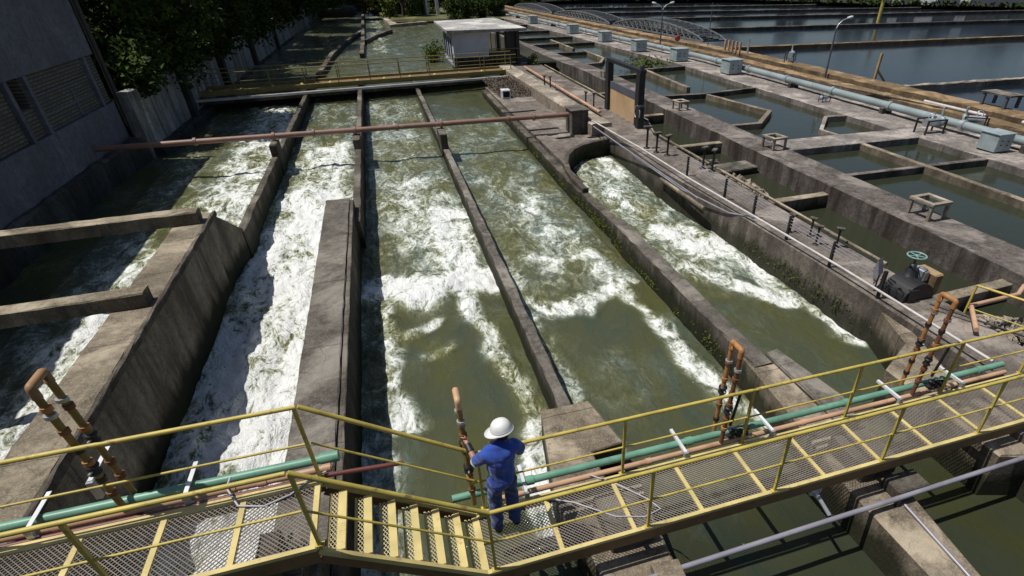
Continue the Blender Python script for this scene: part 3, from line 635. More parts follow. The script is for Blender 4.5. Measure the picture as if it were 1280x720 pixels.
def catwalk(label, xa, xb, z, bars, nposts, fposts, group):
    t = thing('catwalk', label, 'catwalk', (xa, 4.3, z), group)
    f = MB()
    f.box(xa, xb, YN - .055, YN, z - .03, z + .012); f.build('near_edge_plate', 'yellow_deck', t)
    MB().box(xa, xb, YN - .052, YN - .040, z - .20, z - .031).box(xa, xb, YN - .052, YN + .02, z - .212, z - .201).build('near_side_channel', 'rust_frame', t)
    MB().box(xa, xb, YF, YF + .11, z - .03, z + .014).build('far_edge_plate', 'yellow_deck', t)
    MB().box(xa, xb, YF + .09, YF + .105, z - .20, z - .031).build('far_side_channel', 'rust_frame', t)
    for x in bars: MB().box(x - .028, x + .028, YN, YF, z - .035, z + .010).build('cross_bar', 'yellow_deck', t)
    ed = [xa] + list(bars) + [xb]
    cache = {}
    for a_, b_ in zip(ed[:-1], ed[1:]):
        if b_ - a_ < .2: continue
        a2, b2 = a_ + .028, b_ - .028; key = round(b2 - a2, 2)
        if key not in cache:
            og = expmesh(0, b2 - a2, 0, YF - YN, 0)
            me_ = og.build('grating', 'mesh_steel', None); cache[key] = me_.data; o_ = me_
        else:
            o_ = bpy.data.objects.new('grating', cache[key]); COL.objects.link(o_)
        o_.parent = t; o_.location = (a2 - xa, YN - 4.3, 0); ORG[o_.name] = Vector((a2, YN, z))
    rail_set(t, YN - .02, xa if xa > -2 else xa, xb, z, nposts)
    rail_set(t, YF + .11, xa, xb, z, fposts)
    return t
rb = [1.07 + .945 * k for k in range(0, 10)]
catwalk('long yellow catwalk on the right with expanded metal floor, where the worker stands', .16, 10.6, 0.0, rb, [.25, 2.18, 4.03, 5.81, 7.6, 9.4], [.28, 2.2, 4.1, 5.93, 7.85, 9.6], 'yellow catwalk sections')
lb_ = [-1.44 - .725 * k for k in range(0, 7)][::-1]
catwalk('higher yellow catwalk section at the lower left, at the top of the stairs', -6.6, -1.40, 1.18, lb_, [-1.37, -3.03, -4.7, -6.3], [-1.42, -4.35, -6.4], 'yellow catwalk sections')
# stairs
st = thing('staircase', 'short flight of yellow open stairs between the two catwalk levels', 'stairs', (-.6, 4.3, 0))
for y, hh in ((YN - .055, 'near'), (YF + .05, 'far')):
    s_ = MB(); s_.bar((-1.40, y + .03, 1.12), (.20, y + .03, -.06), .05, .06); s_.build('stringer', 'yellow_deck', st)
    MB().bar((-1.40, y + .03, 1.01), (.18, y + .03, -.16), .012, .15).build('stringer_web', 'rust_frame', st)
    yr = (YN - .02) if hh == 'near' else (YF + .11)
    MB().tube([(-1.38, yr, 2.20), (.26, yr, 1.02)], .026, 10).build('handrail', 'yellow', st)
    MB().tube([(-1.38, yr, 1.70), (.26, yr, .52)], .013, 8).build('mid_rail', 'yellow', st)
for k in range(7):
    z = 1.18 - .169 * (k + .9); x = -1.37 + .226 * (k + .06)
    tr = MB(); tr.box(x + .095, x + .175, YN, YF, z - .02, z); tr.box(x, x + .02, YN, YF, z - .02, z); tr.box(x + .175, x + .18, YN, YF, z - .045, z)
    to = tr.build('tread', 'yellow_deck', st)
    mm_ = expmesh(x + .02, x + .095, YN, YF, z - .01, .0375, .06, .005, .004); mm_.build('tread_mesh', 'mesh_cream', to)
# support post of stairs
tag(MB().box(-.42, -.34, 4.0, 4.08, -2.0, .12).box(-.46, -.30, 3.96, 4.12, .12, .14).build('support_post', 'yellow_old', origin=(-.4, 4, -2)), 'yellow steel post holding up the stairs from below', 'post')
tag(MB().box(-2.31, -1.60, 3.2, 4.6, -.048, .35, .03).box(-2.2, -1.7, 3.4, 4.5, .352, .62, .02).box(-2.05, -1.85, 3.7, 4.4, .622, .94, .01).build('support_plinth', 'conc', origin=(-2, 4, 0)), 'stepped concrete plinth under the upper catwalk section', 'plinth')
tag(MB().box(-5.3, -4.85, 3.9, 4.6, .652, .95, .02).build('support_plinth', 'conc', origin=(-5.1, 4.2, .65)), 'low concrete plinth on the tall tan wall under the left catwalk', 'plinth')
tag(MB().box(1.75, 2.35, 3.95, 4.7, -.498, -.22, .02).build('support_plinth', 'conc', origin=(2, 4.3, -.5)), 'concrete plinth on the square block under the right catwalk', 'plinth')
tag(MB().box(5.7, 6.35, 3.95, 4.7, -.538, -.22, .02).build('support_plinth', 'conc', origin=(6, 4.3, -.5)), 'concrete plinth on the broad slab under the right catwalk', 'plinth')

# side railing at the far right
sr = thing('side_railing', 'yellow railing running away from the catwalk over the rubble at the right edge', 'railing', (11.2, 5.6, -.2))
for zz, r in ((.40, .026), (-.12, .014)): MB().tube([(10.9, 6.9, zz), (11.35, 5.9, zz), (11.9, 4.3, zz), (12.2, 3.2, zz)], r, 8).build('rail', 'yellow', sr)
for (x, y) in ((10.9, 6.9), (11.6, 5.1), (12.15, 3.4)): MB().bar((x, y, -.6), (x, y, .4), .035, .035, (0, 1, 0)).build('post', 'yellow', sr)

# pipes along the catwalk
def pipe(pts, r, m, label, joints=(), jr=1.25, name='pipe', group=None, n=12):
    t = thing(name, label, 'pipe', pts[0], group); MB().tube(pts, r, n).build('pipe_run', m, t)
    for (a_, b_) in joints: MB().tube([a_, b_], r * jr, n).build('collar', m, t)
    return t
pipe([(-.10, 5.02, .04), (9.5, 5.02, .04)], .053, 'green', 'long green pipe along the outer side of the right catwalk', [((k, 5.02, .04), (k + .10, 5.02, .04)) for k in (.9, 3.3, 6.1, 8.9)])
pipe([(.35, 4.87, .0), (9.4, 4.87, .0)], .040, 'salmon', 'salmon pink pipe between the green pipe and the right catwalk', [((k, 4.87, 0), (k + .08, 4.87, 0)) for k in (2.6, 5.2, 7.5)])
pipe([(-7, 5.02, 1.22), (-1.24, 5.02, 1.22)], .053, 'green', 'green pipe with a cut end along the upper left catwalk', [((-1.42, 5.02, 1.22), (-1.23, 5.02, 1.22))])
pipe([(-7, 4.88, 1.20), (-1.30, 4.88, 1.20)], .041, 'salmon', 'salmon pink pipe along the upper left catwalk', [((k, 4.88, 1.20), (k + .09, 4.88, 1.20)) for k in (-3.9, -2.35, -2.05, -1.4)])
pipe([(-7, 4.795, 1.17), (-2.6, 4.795, 1.17), (-1.3, 4.795, 1.17), (-.55, 4.85, 1.05)], .028, 'maroon', 'thin maroon pipe that sticks out past the top of the stairs')
hs = MB(); hs.tube([(-2.30, 4.95, 1.30), (-2.33, 4.84, 1.27), (-2.2, 4.60, 1.21), (-1.95, 4.52, 1.20), (-1.7, 4.60, 1.20), (-1.55, 4.72, 1.21), (-1.35, 4.80, 1.23)], .012, 8)
tag(hs.build('hose', 'rope', origin=(-2, 4.7, 1.2)), 'thin pale hose sagging over the upper catwalk grating', 'hose')
tag(MB().tube([(1.75, 4.85, .05), (2.05, 4.62, .015), (2.35, 4.25, .02), (2.45, 4.05, .015), (2.2, 4.0, .015), (1.85, 4.12, .015), (1.4, 4.5, .02), (1.15, 4.62, .03), (.95, 4.72, .04)], .010, 8).build('hose', 'rope', origin=(1.8, 4.4, 0)), 'thin cable lying in a loop on the grating right of the worker', 'hose')

# brackets: angle irons poking out over the pipes
bp = thing('pipe_bracket', '', 'bracket', (0, 0, 0), 'white angle iron pipe brackets')
MB().box(-.022, .022, -.02, .47, .105, .112).box(-.022, -.016, -.02, .47, .07, .104).build('arm', 'white', bp)
MB().box(-.03, .03, -.05, .0, -.12, .104).build('upright', 'galv', bp)
blist = [((.85, 4.80, 0), 'white angle iron pipe bracket just right of the worker'), ((3.18, 4.80, 0), 'white angle iron pipe bracket midway between worker and second valve loop'), ((4.62, 4.80, 0), 'white angle iron pipe bracket right of the second valve loop'),
         ((7.0, 4.80, 0), 'white angle iron pipe bracket left of the rightmost valve loop'), ((8.3, 4.80, 0), 'white angle iron pipe bracket right of the rightmost valve loop'), ((-2.70, 4.84, 1.2), 'white angle iron pipe bracket on the left pipes over the foam'),
         ((-4.05, 4.84, 1.2), 'white angle iron pipe bracket at the left edge of the upper catwalk'), ((-3.42, 4.95, 1.55), 'white angle iron pipe bracket sticking up between the legs of the left valve loop')]
for i_, (lc, lb) in enumerate(blist):
    if i_ == 0: bp.location = lc; bp['label'] = lb
    else: copy_tree(bp, lc, 0, lb)

# valve loops: inverted U of pipe
def valve_loop(x, yn, yf, z0, z1, label, mleg1, mleg2, seed, lean=0., bend='orange'):
    rr = random.Random(seed); t = thing('valve_loop', label, 'pipework', (x, yn, z0), 'tall inverted U pipe loops on the catwalk pipes')
    r = .032
    for (y, m_, nm) in ((yn, mleg1, 0), (yf, mleg2, 1)):
        MB().tube([(x, y, z0), (x + lean * (z1 - z0) * .5, y, z0 + (z1 - z0) * .5), (x + lean * (z1 - z0), y, z1 - .12)], r, 12).build('riser', m_, t)
        zc = z0 + .25
        while zc < z1 - .25:
            MB().tube([(x + lean * (zc - z0), y, zc), (x + lean * (zc - z0), y, zc + .05)], r * 1.45, 10).build('coupling', rr.choice(['orange', 'rust', 'rust', 'black']), t)
            zc += rr.uniform(.16, .3)
        MB().tube([(x + lean * (z1 - z0), y, z1 - .34), (x + lean * (z1 - z0), y, z1 - .30)], r * 1.6, 12).build('white_band', 'galv', t)
        # valve body with lever
        zv = z0 + (z1 - z0) * (.38 + .12 * nm); xv = x + lean * (zv - z0)
        v = MB(); v.lathe((xv, y, zv - .06), [(r, 0), (r * 1.9, .01), (r * 1.9, .03), (r * 1.3, .045), (r * 1.5, .06), (r * 1.3, .075), (r * 1.9, .09), (r * 1.9, .11), (r, .12)], 14); vo = v.build('valve', 'black', t)
        MB().tube([(xv, y - .03, zv), (xv - .01, y - .09, zv)], .012, 8).build('stem', 'galv', vo)
    xt = x + lean * (z1 - z0)
    pts = [(xt, yn, z1 - .12), (xt, yn, z1 - .05)]
    for k in range(5): a_ = k / 4 * math.pi / 2; pts.append((xt, yn + .022 - .022 * math.cos(a_), z1 - .022 + .022 * math.sin(a_)))
    for k in range(5): a_ = math.pi / 2 - k / 4 * math.pi / 2; pts.append((xt, yf - .022 + .022 * math.cos(a_), z1 - .022 + .022 * math.sin(a_)))
    pts.append((xt, yf, z1 - .12))
    MB().tube(pts, r * 1.22, 14).build('return_bend', bend, t)
    return t
valve_loop(.165, 4.86, 5.06, .04, 1.80, 'tall orange and rust pipe loop that the worker is holding', 'olive_pipe', 'rust', 1, 0, 'wood_end')
valve_loop(3.80, 4.86, 5.08, .04, 1.68, 'orange valve loop standing above the mossy wall at centre right', 'rust', 'orange', 2, .02)
valve_loop(7.34, 4.86, 5.10, .04, 1.78, 'rightmost orange and rust valve loop beside the walkway', 'rust', 'orange', 3, .03)
valve_loop(-3.26, 4.86, 5.10, 1.24, 2.86, 'olive brown valve loop at the lower left over the tall tan wall', 'olive_pipe', 'olive_pipe', 4, -.03, 'brown_bend')
# black valve gear by second and last loops
for (x, lb) in ((3.98, 'cluster of black shut-off valves at the foot of the centre right valve loop'), (7.72, 'cluster of black and blue shut-off valves at the foot of the rightmost valve loop')):
    t = thing('valve_cluster', lb, 'valves', (x, 4.92, 0), 'shut-off valve clusters')
    for k in range(3):
        MB().lathe((x + .12 * k, 4.90, .06), [(.02, -.02), (.055, 0), (.055, .03), (.03, .05), (.03, .10), (.05, .12), (.05, .14), (0, .145)], 12).build('valve_body', 'black', t)
        MB().bar((x + .12 * k, 4.90, .20), (x + .12 * k + .08, 4.84, .21), .016, .008).build('lever', 'green' if k == 1 else 'black', t)
    MB().tube([(x - .05, 4.90, .30), (x - .02, 4.86, .9)], .022, 10).build('stand_pipe', 'black', t)

# low conduit beyond the near edge
cd = thing('cable_conduit', 'long purple-grey conduit crossing low water at the bottom right', 'conduit', (5.8, 3.5, -.45))
MB().tube([(1.9, 3.43, -.40), (5.0, 3.46, -.40), (12.5, 3.53, -.40)], .036, 10).build('conduit_run', 'conduit', cd)
for x in (2.2, 5.9): MB().bar((x, 3.45, -.54), (x, 3.45, -.42), .05, .05, (0, 1, 0)).build('saddle', 'black', cd)
MB().tube([(6.0, 3.4, -.50), (5.93, 2.4, -.51), (5.72, .2, -.51)], .022, 8).build('branch', 'conduit', cd)
for i_, (x, lb) in enumerate(((4.75, 'left of the slab pier'), (8.9, 'near the right edge of the photo'))):
    tag(MB().bar((x, 3.5, -.36), (x, 3.85, -.25), .05, .02).box(x - .09, x + .09, 3.82, 3.86, -.30, -.20).build('conduit_bracket', 'galv', origin=(x, 3.6, -.4)), 'steel bracket holding the low conduit under the catwalk, ' + lb, 'bracket', 'brackets of the low conduit')

# ================================================================== LONG RED PIPE
rp = thing('red_pipe', 'long red-brown pipe spanning all channels in front of the far footbridge', 'pipe', (-1, 25.5, .2))
MB().tube([(-10.9, 25.48, .2), (7.9, 25.58, .2)], .105, 16).build('pipe_run', 'redbrown', rp)
for x in (-7.4, -4.6, -3.1, -1.5, .2, 2.05, 5.0, 6.2): MB().tube([(x - .05, 25.53, .2), (x + .05, 25.53, .2)], .150, 16).build('flange', 'redbrown', rp)

# far footbridge
fb = thing('footbridge', 'rusty yellow footbridge with railings across the far end of the channels', 'footbridge', (0, 41, -.1))
fl = lambda x, o_: 40.6 + .155 * x + o_
def fbar(o_, z, wd, ht, m, nm): MB().bar((-10.3, fl(-10.3, o_), z), (8.9, fl(8.9, o_), z), wd, ht).build(nm, m, fb)
fbar(0, -.15, 1.6, .10, 'rust_frame', 'deck'); fbar(-.9, -.10, .18, .26, 'yellow_old', 'near_girder'); fbar(.9, -.10, .18, .26, 'yellow_old', 'far_girder')
fbar(-1.7, -.30, .14, .12, 'conduit_white', 'service_pipe'); fbar(-1.35, -.42, .25, .3, 'conc_wall', 'sill_beam')
for o_ in (-.9, .9):
    for z in (.92, .45):
        MB().tube([(-10.3, fl(-10.3, o_), z), (8.9, fl(8.9, o_), z)], .028 if z > .5 else .018, 6).build('rail', 'yellow_old', fb)
    for k in range(11):
        x = -10 + k * 1.85; MB().bar((x, fl(x, o_), -.05), (x, fl(x, o_), .92), .05, .05, (0, 1, 0)).build('post', 'yellow_old', fb)
for k in range(12): x = -9.5 + k * 1.6; MB().lathe((x, fl(x, -.55), -.1), [(.12, 0), (.13, .08), (.07, .16), (0, .18)], 8).build('bolt_cap', 'yellow', fb)

# hut
ht = thing('hut', 'small white hut with flat pale roof and open dark lean-to at the far footbridge', 'hut', (7.5, 47, -.2))
q = MB(); q.box(5.15, 7.65, 44.4, 50.4, -.2, 2.02); q.build('wall', 'hutwall', ht)
MB().box(5.10, 7.70, 44.34, 44.399, -.2, .42).build('plinth', 'plaster_dirty', ht)
for y in (45.4, 46.8, 48.2, 49.4): MB().box(5.08, 5.149, y, y + .35, .2, 1.6).build('shadow_stripe', 'grey_panel', ht)  # dark strips painting the shadow stripes onto the west wall
MB().prism([(4.75, 43.9), (10.5, 44.3), (10.1, 54.5), (4.75, 52.5)], 2.03, 2.22, .02, .0).build('roof', 'roof', ht)
for (x, y) in ((9.9, 44.8), (9.2, 44.8), (10.0, 53), (9.9, 49)): MB().box(x - .12, x + .12, y - .12, y + .12, -.2, 2.03).build('column', 'black', ht)
MB().box(9.1, 9.8, 44.9, 45.1, -.2, 2.0).build('dark_panel', 'black', ht)
for z in (.3, .9): MB().tube([(7.7, 44.6, z), (10.2, 44.6, z)], .03, 6).build('rail', 'yellow_old', ht)
for k in range(7):
    MB().tube([(7.8 + k * .35, 46.0, -.2), (7.8 + k * .35, 46.0, 1.9)], .03, 6).build('frame_bar', 'timber', ht)

# sluice gate
sg = thing('sluice_gate', 'tall black framed steel gate with tan and grey plate over the sluice channel', 'gate', (10.8, 25.8, -.6))
for y in (28.0, 24.15): MB().box(10.68, 10.92, y - .16, y + .16, -1.2, 2.0).box(10.62, 10.66, y - .2, y + .2, -1.2, 2.0).build('frame_post', 'black', sg)
MB().box(10.66, 10.94, 23.95, 28.2, 2.002, 2.14).build('top_beam', 'black', sg)
MB().box(10.76, 10.82, 24.32, 27.83, -.30, .85).build('tan_plate', 'tan_panel', sg)
MB().box(10.74, 10.84, 24.32, 27.83, .852, 1.15).build('grey_plate', 'grey_panel', sg)
MB().box(10.6, 10.95, 23.4, 28.4, -.9, -.32, .03).build('sill', 'conc_walk', sg)
g_ = MB(); g_.ring((10.55, 23.85, .45), .28, .03, (1, 0, 0)); g_.bar((10.55, 23.85, .2), (10.55, 23.85, .75), .03, .03); g_.build('handwheel', 'galv', sg)
MB().box(10.5, 10.8, 23.6, 23.95, -.2, .75, .03).build('gear_box', 'black', sg)
MB().lathe((10.8, 24.15, 2.14), [(.09, 0), (.09, .16), (.05, .2), (0, .2)], 10).build('screw_cap', 'black', sg)

# valve stands on the walkway (T-posts)
vs_ = thing('valve_stand', '', 'valve stand', (0, 0, 0), 'paired iron valve stands on the walkway')
MB().tube([(0, 0, 0), (0, 0, .78)], .045, 8).build('stem', 'black', vs_)
MB().lathe((0, 0, 0), [(.13, 0), (.13, .03), (.06, .05)], 10).build('foot', 'black', vs_)
MB().box(-.17, .17, -.09, .09, .782, .86, .015).box(-.05, .05, -.05, .05, .70, .781).build('cap', 'conc_basin', vs_)
sl_ = [(9.62, 20.6, 'farthest of the three beyond the curved inlet'), (9.72, 19.9, 'middle of the three beyond the curved inlet'), (9.95, 19.4, 'nearest of the three beyond the curved inlet'),
       (10.45, 17.5, 'left one of the pair beside the pale rubble'), (10.6, 17.1, 'right one of the pair beside the pale rubble'), (9.1, 34.4, 'left one of the farthest pair'), (9.35, 34.0, 'right one of the farthest pair'),
       (9.8, 28.8, 'left one of the pair by the pipe box'), (10.1, 28.4, 'right one of the pair by the pipe box'), (9.9, 11.6, 'first of the low row near the cable fence'), (10.25, 11.2, 'second of the low row near the cable fence'), (10.05, 10.7, 'third of the low row near the cable fence'), (10.45, 10.4, 'last of the low row near the cable fence')]
for i_, (x, y, lb) in enumerate(sl_):
    lb = 'iron valve stand, ' + lb
    if i_ == 0: vs_.location = (x, y, -.2); vs_['label'] = lb
    else: copy_tree(vs_, (x, y, -.2), .2 * i_, lb, sc=.9 if y > 12 else .62)

# conduit and cable fence on the walkway edge
cf = thing('cable_fence', 'black posts with thin cables and a white pipe along the channel edge of the walkway', 'fence', (9.4, 12, -.2))
MB().tube([(8.78, 24.9, .02), (9.05, 20, .02), (9.1, 16, .02), (9.30, 12, .02), (9.42, 9, .02), (9.45, 5.15, .02)], .028, 10).build('white_pipe', 'conduit_white', cf)
MB().tube([(8.86, 17.6, -.46), (8.90, 14.5, -.46)], .07, 8).build('lower_pipe', 'conc_tan', cf)
MB().tube([(8.75, 24.5, -.20), (8.86, 20, -.30), (8.9, 16, -.34), (9.22, 13.6, -.30), (9.38, 12.5, -.05)], .022, 8).build('lower_cable', 'conduit', cf)
MB().tube([(8.65, 25.0, -.1), (8.85, 20, -.25), (8.95, 15, -.3)], .025, 8).build('side_cable', 'conduit', cf)
for y in (16.9, 14.4, 12.8, 11.2, 9.5, 7.9): MB().box(9.47, 9.53, y - .03, y + .03, -.2, .46).build('post', 'black', cf)
for z in (.42, .34, .26, .18): MB().tube([(9.50, 16.9, z), (9.50, 8.2, z)], .008, 5).build('cable', 'conduit', cf)
pr = pipe([(11.45, 43, -.08), (11.42, 24.6, -.08), (10.74, 22.4, -.08), (10.74, 9.0, -.08)], .045, 'conc_tan', 'thin tan pipe lying along the sluice side of the walkway')
pipe([(9.7, 42, .0), (9.75, 26.5, .0)], .07, 'salmon', 'pinkish pipe lying beside the tan kerb beam')

# handwheel actuator
ac = thing('handwheel_valve', 'big black gearbox valve with pale green handwheel on the right walkway', 'valve', (10.35, 7.9, -.2))
g_ = MB(); g_.ring((10.33, 8.0, .66), .19, .018, (0, 0, 1), 32)
for k in range(5): a_ = 2 * math.pi * k / 5 + .3; g_.tube([(10.33, 8.0, .655), (10.33 + .19 * math.cos(a_), 8.0 + .19 * math.sin(a_), .66)], .012, 6)
g_.lathe((10.33, 8.0, .63), [(.035, 0), (.035, .05), (0, .055)], 10); g_.build('handwheel', 'wheel_green', ac)
MB().tube([(10.33, 8.0, .30), (10.33, 8.0, .65)], .025, 8).build('spindle', 'black', ac)
MB().lathe((10.33, 8.0, .12), [(.20, 0), (.20, .05), (.13, .08), (.13, .2), (.07, .26), (.07, .34), (0, .35)], 16).build('gearbox', 'black', ac)
g_ = MB(); n_ = 16
vsx = []
for s_ in (0, 1):
    for k in range(n_ + 1):
        a_ = math.pi * k / n_; vsx.append((10.25 + .42 * math.cos(a_), 7.55 + .62 * s_, -.2 + .40 * math.sin(a_)))
g_.add(vsx, [[k, k + 1, n_ + 2 + k, n_ + 1 + k] for k in range(n_)] + [list(range(n_ + 1)), list(range(n_ + 1, 2 * n_ + 2))[::-1]]); g_.build('arched_housing', 'black', ac)
MB().box(10.62, 10.85, 7.6, 8.15, -.2, .32, .03).build('rust_cover', 'conc_brown', ac); MB().box(10.45, 10.60, 7.75, 8.1, .12, .36, .02).build('motor', 'galv', ac)
MB().box(9.95, 10.15, 7.5, 7.6, -.2, .10).build('bracket', 'black', ac)
cb_ = thing('control_panel', 'dark grey tilted control panel with wiring left of the handwheel valve', 'panel', (9.8, 8.2, -.2))
MB().obox((9.78, 8.35, .22), (.12, .06, 0), (-.02, .05, .18), (0, -.03, .12)).build('cabinet', 'conduit', cb_)
for (x, y) in ((9.68, 8.2), (9.92, 8.3)): MB().tube([(x, y, -.2), (x, y, .2)], .018, 6).build('leg', 'black', cb_)
g_ = MB()
for k in range(6): g_.tube([(9.6 + .07 * k, 7.85 + .03 * k, -.18), (9.58 + .07 * k, 7.95, .05 + .03 * (k % 3)), (9.7 + .05 * k, 8.15, .12)], .010, 6)
g_.ring((9.7, 7.8, -.02), .13, .012, (1, .3, 0)); g_.ring((9.88, 7.72, -.04), .11, .012, (1, -.2, 0)); g_.build('wiring', 'black', cb_)

# brown pipe over the sluice near the rubble
pipe([(10.2, 6.1, -.05), (11.0, 6.9, -.1), (12.4, 6.95, -.1), (12.9, 7.2, -.1)], .05, 'salmon', 'brown pipe laid across the sluice channel at the right edge')
pipe([(10.2, 7.2, -.08), (11.1, 5.5, -.12), (11.8, 4.0, -.15)], .018, 'black', 'thin dark hose running from the handwheel valve towards the rubble')

# rubble heaps: one mass each
def rubble(name, cx, cy, z, rx, ry, hgt, n, smin, smax, m, label, seed):
    rr = random.Random(seed); q = MB()
    for _ in range(n):
        a_ = rr.uniform(0, 6.283); d = math.sqrt(rr.random()); x = cx + rx * d * math.cos(a_); y = cy + ry * d * math.sin(a_)
        zz = z + hgt * (1 - d * d) * rr.uniform(.4, 1); s_ = rr.uniform(smin, smax)
        e = Euler((rr.uniform(0, 3), rr.uniform(0, 3), rr.uniform(0, 3))).to_matrix()
        pts = [Vector((i, j, k)) * s_ * rr.uniform(.6, 1.1) for i in (-1, 1) for j in (-1, 1) for k in (-.6, .6)]
        vs = [e @ p + Vector((x, y, zz)) for p in pts]
        q.add(vs, [[0, 1, 3, 2], [4, 6, 7, 5], [0, 4, 5, 1], [2, 3, 7, 6], [0, 2, 6, 4], [1, 5, 7, 3]])
    return tag(q.build(name, m, origin=(cx, cy, z)), label, 'rubble', kind='stuff')
rubble('rubble', 12.1, 5.9, -1.02, 1.7, 1.6, .30, 620, .03, .09, 'conc_pale', 'grey and white broken rubble filling the sluice at the right edge', 5)
rubble('rubble', 11.65, 17.0, -1.05, .9, 1.5, .5, 300, .05, .13, 'conc_pale', 'pale tan gravel heap in the sluice below the gate', 6)
rubble('debris', 11.7, 19.9, -.95, 1.0, .3, .25, 90, .06, .16, 'conc_basin', 'line of dirty debris caught in the sluice channel', 7)
tag(MB().prism([(10.9, 18.2), (13.6, 18.6), (13.6, 19.5), (11.2, 19.3)], -1.2, -.72, .04, .02).build('silt_slab', 'conc', origin=(12, 19, -1.2)), 'stained slab lying across the sluice beside the gravel heap', 'slab')

# open concrete frames (stools)
fr = thing('concrete_frame', '', 'frame', (0, 0, 0), 'open four-legged concrete frames')
for (sx_, sy_) in ((-1, -1), (1, -1), (1, 1), (-1, 1)): MB().box(sx_ * .36 - .05, sx_ * .36 + .05, sy_ * .40 - .05, sy_ * .40 + .05, 0, .50).build('leg', 'conc_pale', fr)
q = MB(); q.box(-.44, .44, -.48, -.32, .502, .60, .01); q.box(-.44, .44, .32, .48, .502, .60, .01); q.box(-.44, -.28, -.318, .318, .502, .60, .01); q.box(.28, .44, -.318, .318, .502, .60, .01); q.build('top_frame', 'conc_pale', fr)
fl_ = [((14.55, 11.5, -.25), 'pale open concrete frame nearest the camera on the basin walkway'), ((14.6, 19.2, -.25), 'pale open concrete frame at the wide cross walk'), ((14.35, 27.0, -.25), 'open concrete frame just right of the steel gate'), ((14.2, 37.6, -.25), 'farthest open concrete frame, behind the steel gate')]
for i_, (lc, lb) in enumerate(fl_):
    if i_ == 0: fr.location = lc; fr.rotation_euler = (0, 0, .05); fr['label'] = lb
    else: copy_tree(fr, lc, .1, lb, sc=(.9, .8, .72, .65)[i_])
fr.scale = (.86, .86, .86)

# teal pipe, cabinets
tp = thing('teal_pipe', 'long teal water main lying beside the cabinets on the pipe walkway', 'pipe', (23.8, 30, .1))
MB().tube([(23.75, -6, .12), (23.75, 42, .12), (sk(23.75, 60), 60, .12), (sk(23.75, 90), 90, .12), (sk(23.75, 120), 120, .12)], .175, 14).build('pipe_run', 'tealpipe', tp)
for k in range(26):
    y = 6 + k * 4.2; MB().tube([(sk(23.75, y), y - .1, .12), (sk(23.75, y), y + .1, .12)], .225, 14).build('flange', 'galv' if k % 3 == 0 else 'tealpipe', tp)
for k in range(14):
    y = 8 + k * 7.5; MB().box(sk(23.75, y) - .3, sk(23.75, y) + .3, y - .12, y + .12, -.249, .02).build('saddle', 'conc_basin', tp)
pipe([(24.6, 2, .0), (24.6, 27, .0), (24.9, 33, .0)], .12, 'black', 'black pipe lying beside the teal main')
pipe([(26.3, 6, .22), (26.3, 17.9, .22)], .07, 'conduit_white', 'white pipe lying on the brown kerb at the right edge')
pipe([(26.1, 19.5, .18), (26.1, 23, .18)], .07, 'conduit_white', 'short pale pipe lying on the brown kerb near the small pump')
pipe([(25.2, 29, .1), (25.9, 21.5, .14)], .06, 'conc_tan', 'thin tan pipe lying slanted beyond the teal main')
cbn = thing('cabinet', '', 'cabinet', (0, 0, 0), 'teal equipment cabinets along the pipe walkway')
MB().box(-.55, .55, -.55, .55, .06, .92, .02).build('body', 'teal', cbn); MB().box(-.60, .60, -.60, .60, .922, .98, .01).build('lid', 'teal', cbn)
MB().box(-.50, .50, -.50, .50, 0, .06).build('base', 'conc_basin', cbn)
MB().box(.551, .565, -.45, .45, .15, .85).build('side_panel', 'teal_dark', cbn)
for (a_, b_) in ((-.25, .6), (.2, .55), (.2, .35), (-.25, .38)): MB().box(a_ - .05, a_ + .05, -.57, -.551, b_, b_ + .06).build('vent', 'black', cbn)
cl_ = [(22.75, 16.2, 'nearest the right edge of the photo'), (22.9, 36.3, 'sixth from the far end, above the free-ended baffle'), (22.3, 43.0, 'fifth from the far end'), (21.7, 49.5, 'fourth from the far end'), (21.5, 57.5, 'third from the far end, above the small bent partition'),
       (sk(22.6, 66), 66, 'second from the far end'), (sk(22.6, 80), 80, 'farthest one, just above the hut roof')]
for i_, (x, y, lb) in enumerate(cl_):
    lb = 'teal cabinet, ' + lb
    if i_ == 0: cbn.location = (x, y, -.25); cbn['label'] = lb
    else: copy_tree(cbn, (x, y, -.25), .06, lb, sc=.95)
cbn.scale = (.74, .74, .74)

# pumps
pm = thing('pump', '', 'pump', (0, 0, 0), 'small pump sets')
q = MB(); q.tube([(-.35, 0, .45), (.35, 0, .45)], .17, 14); q.build('motor', 'galv', pm)
q = MB()
for x in (-.5, .5):
    for y in (-.3, .3): q.box(x - .03, x + .03, y - .03, y + .03, 0, .55)
q.box(-.53, .53, -.33, -.27, .55, .60); q.box(-.53, .53, .27, .33, .55, .60); q.build('frame', 'black', pm)
q = MB(); q.lathe((.5, 0, .45), [(.0, -.05), (.22, -.05), (.22, .08), (0, .08)], 14, (1, 0, 0)); q.tube([(.5, 0, .6), (.5, .05, 1.0)], .05, 8); q.build('impeller_housing', 'tealpipe', pm)
MB().ring((-.1, 0, .72), .14, .02, (0, 1, .4), 18).build('handwheel', 'galv', pm)
pl_ = [(22.6, 19.2, -.25, 'black framed pump at the end of the wide cross walk'), (28.0, 36.9, .22, 'small pump on the brown bank wall left of the arched lamp post'), (29.0, 18.5, .22, 'pump on the lagoon bank at the right edge'), (24.9, 19.0, -.2, 'pump with upright pipes just beyond the teal main'), (22.7, 26.3, -.25, 'small dark pump on the pipe walkway below the arched lamp post')]
for i_, (x, y, z, lb) in enumerate(pl_):
    if i_ == 0: pm.location = (x, y, z); pm['label'] = lb
    else: copy_tree(pm, (x, y, z), .8 * i_, lb, sc=(1, 1, .95, .9, .5)[i_])
bn = thing('bench_table', 'grey slab table on the lagoon bank near the right edge', 'table', (28.6, 20.6, .22))
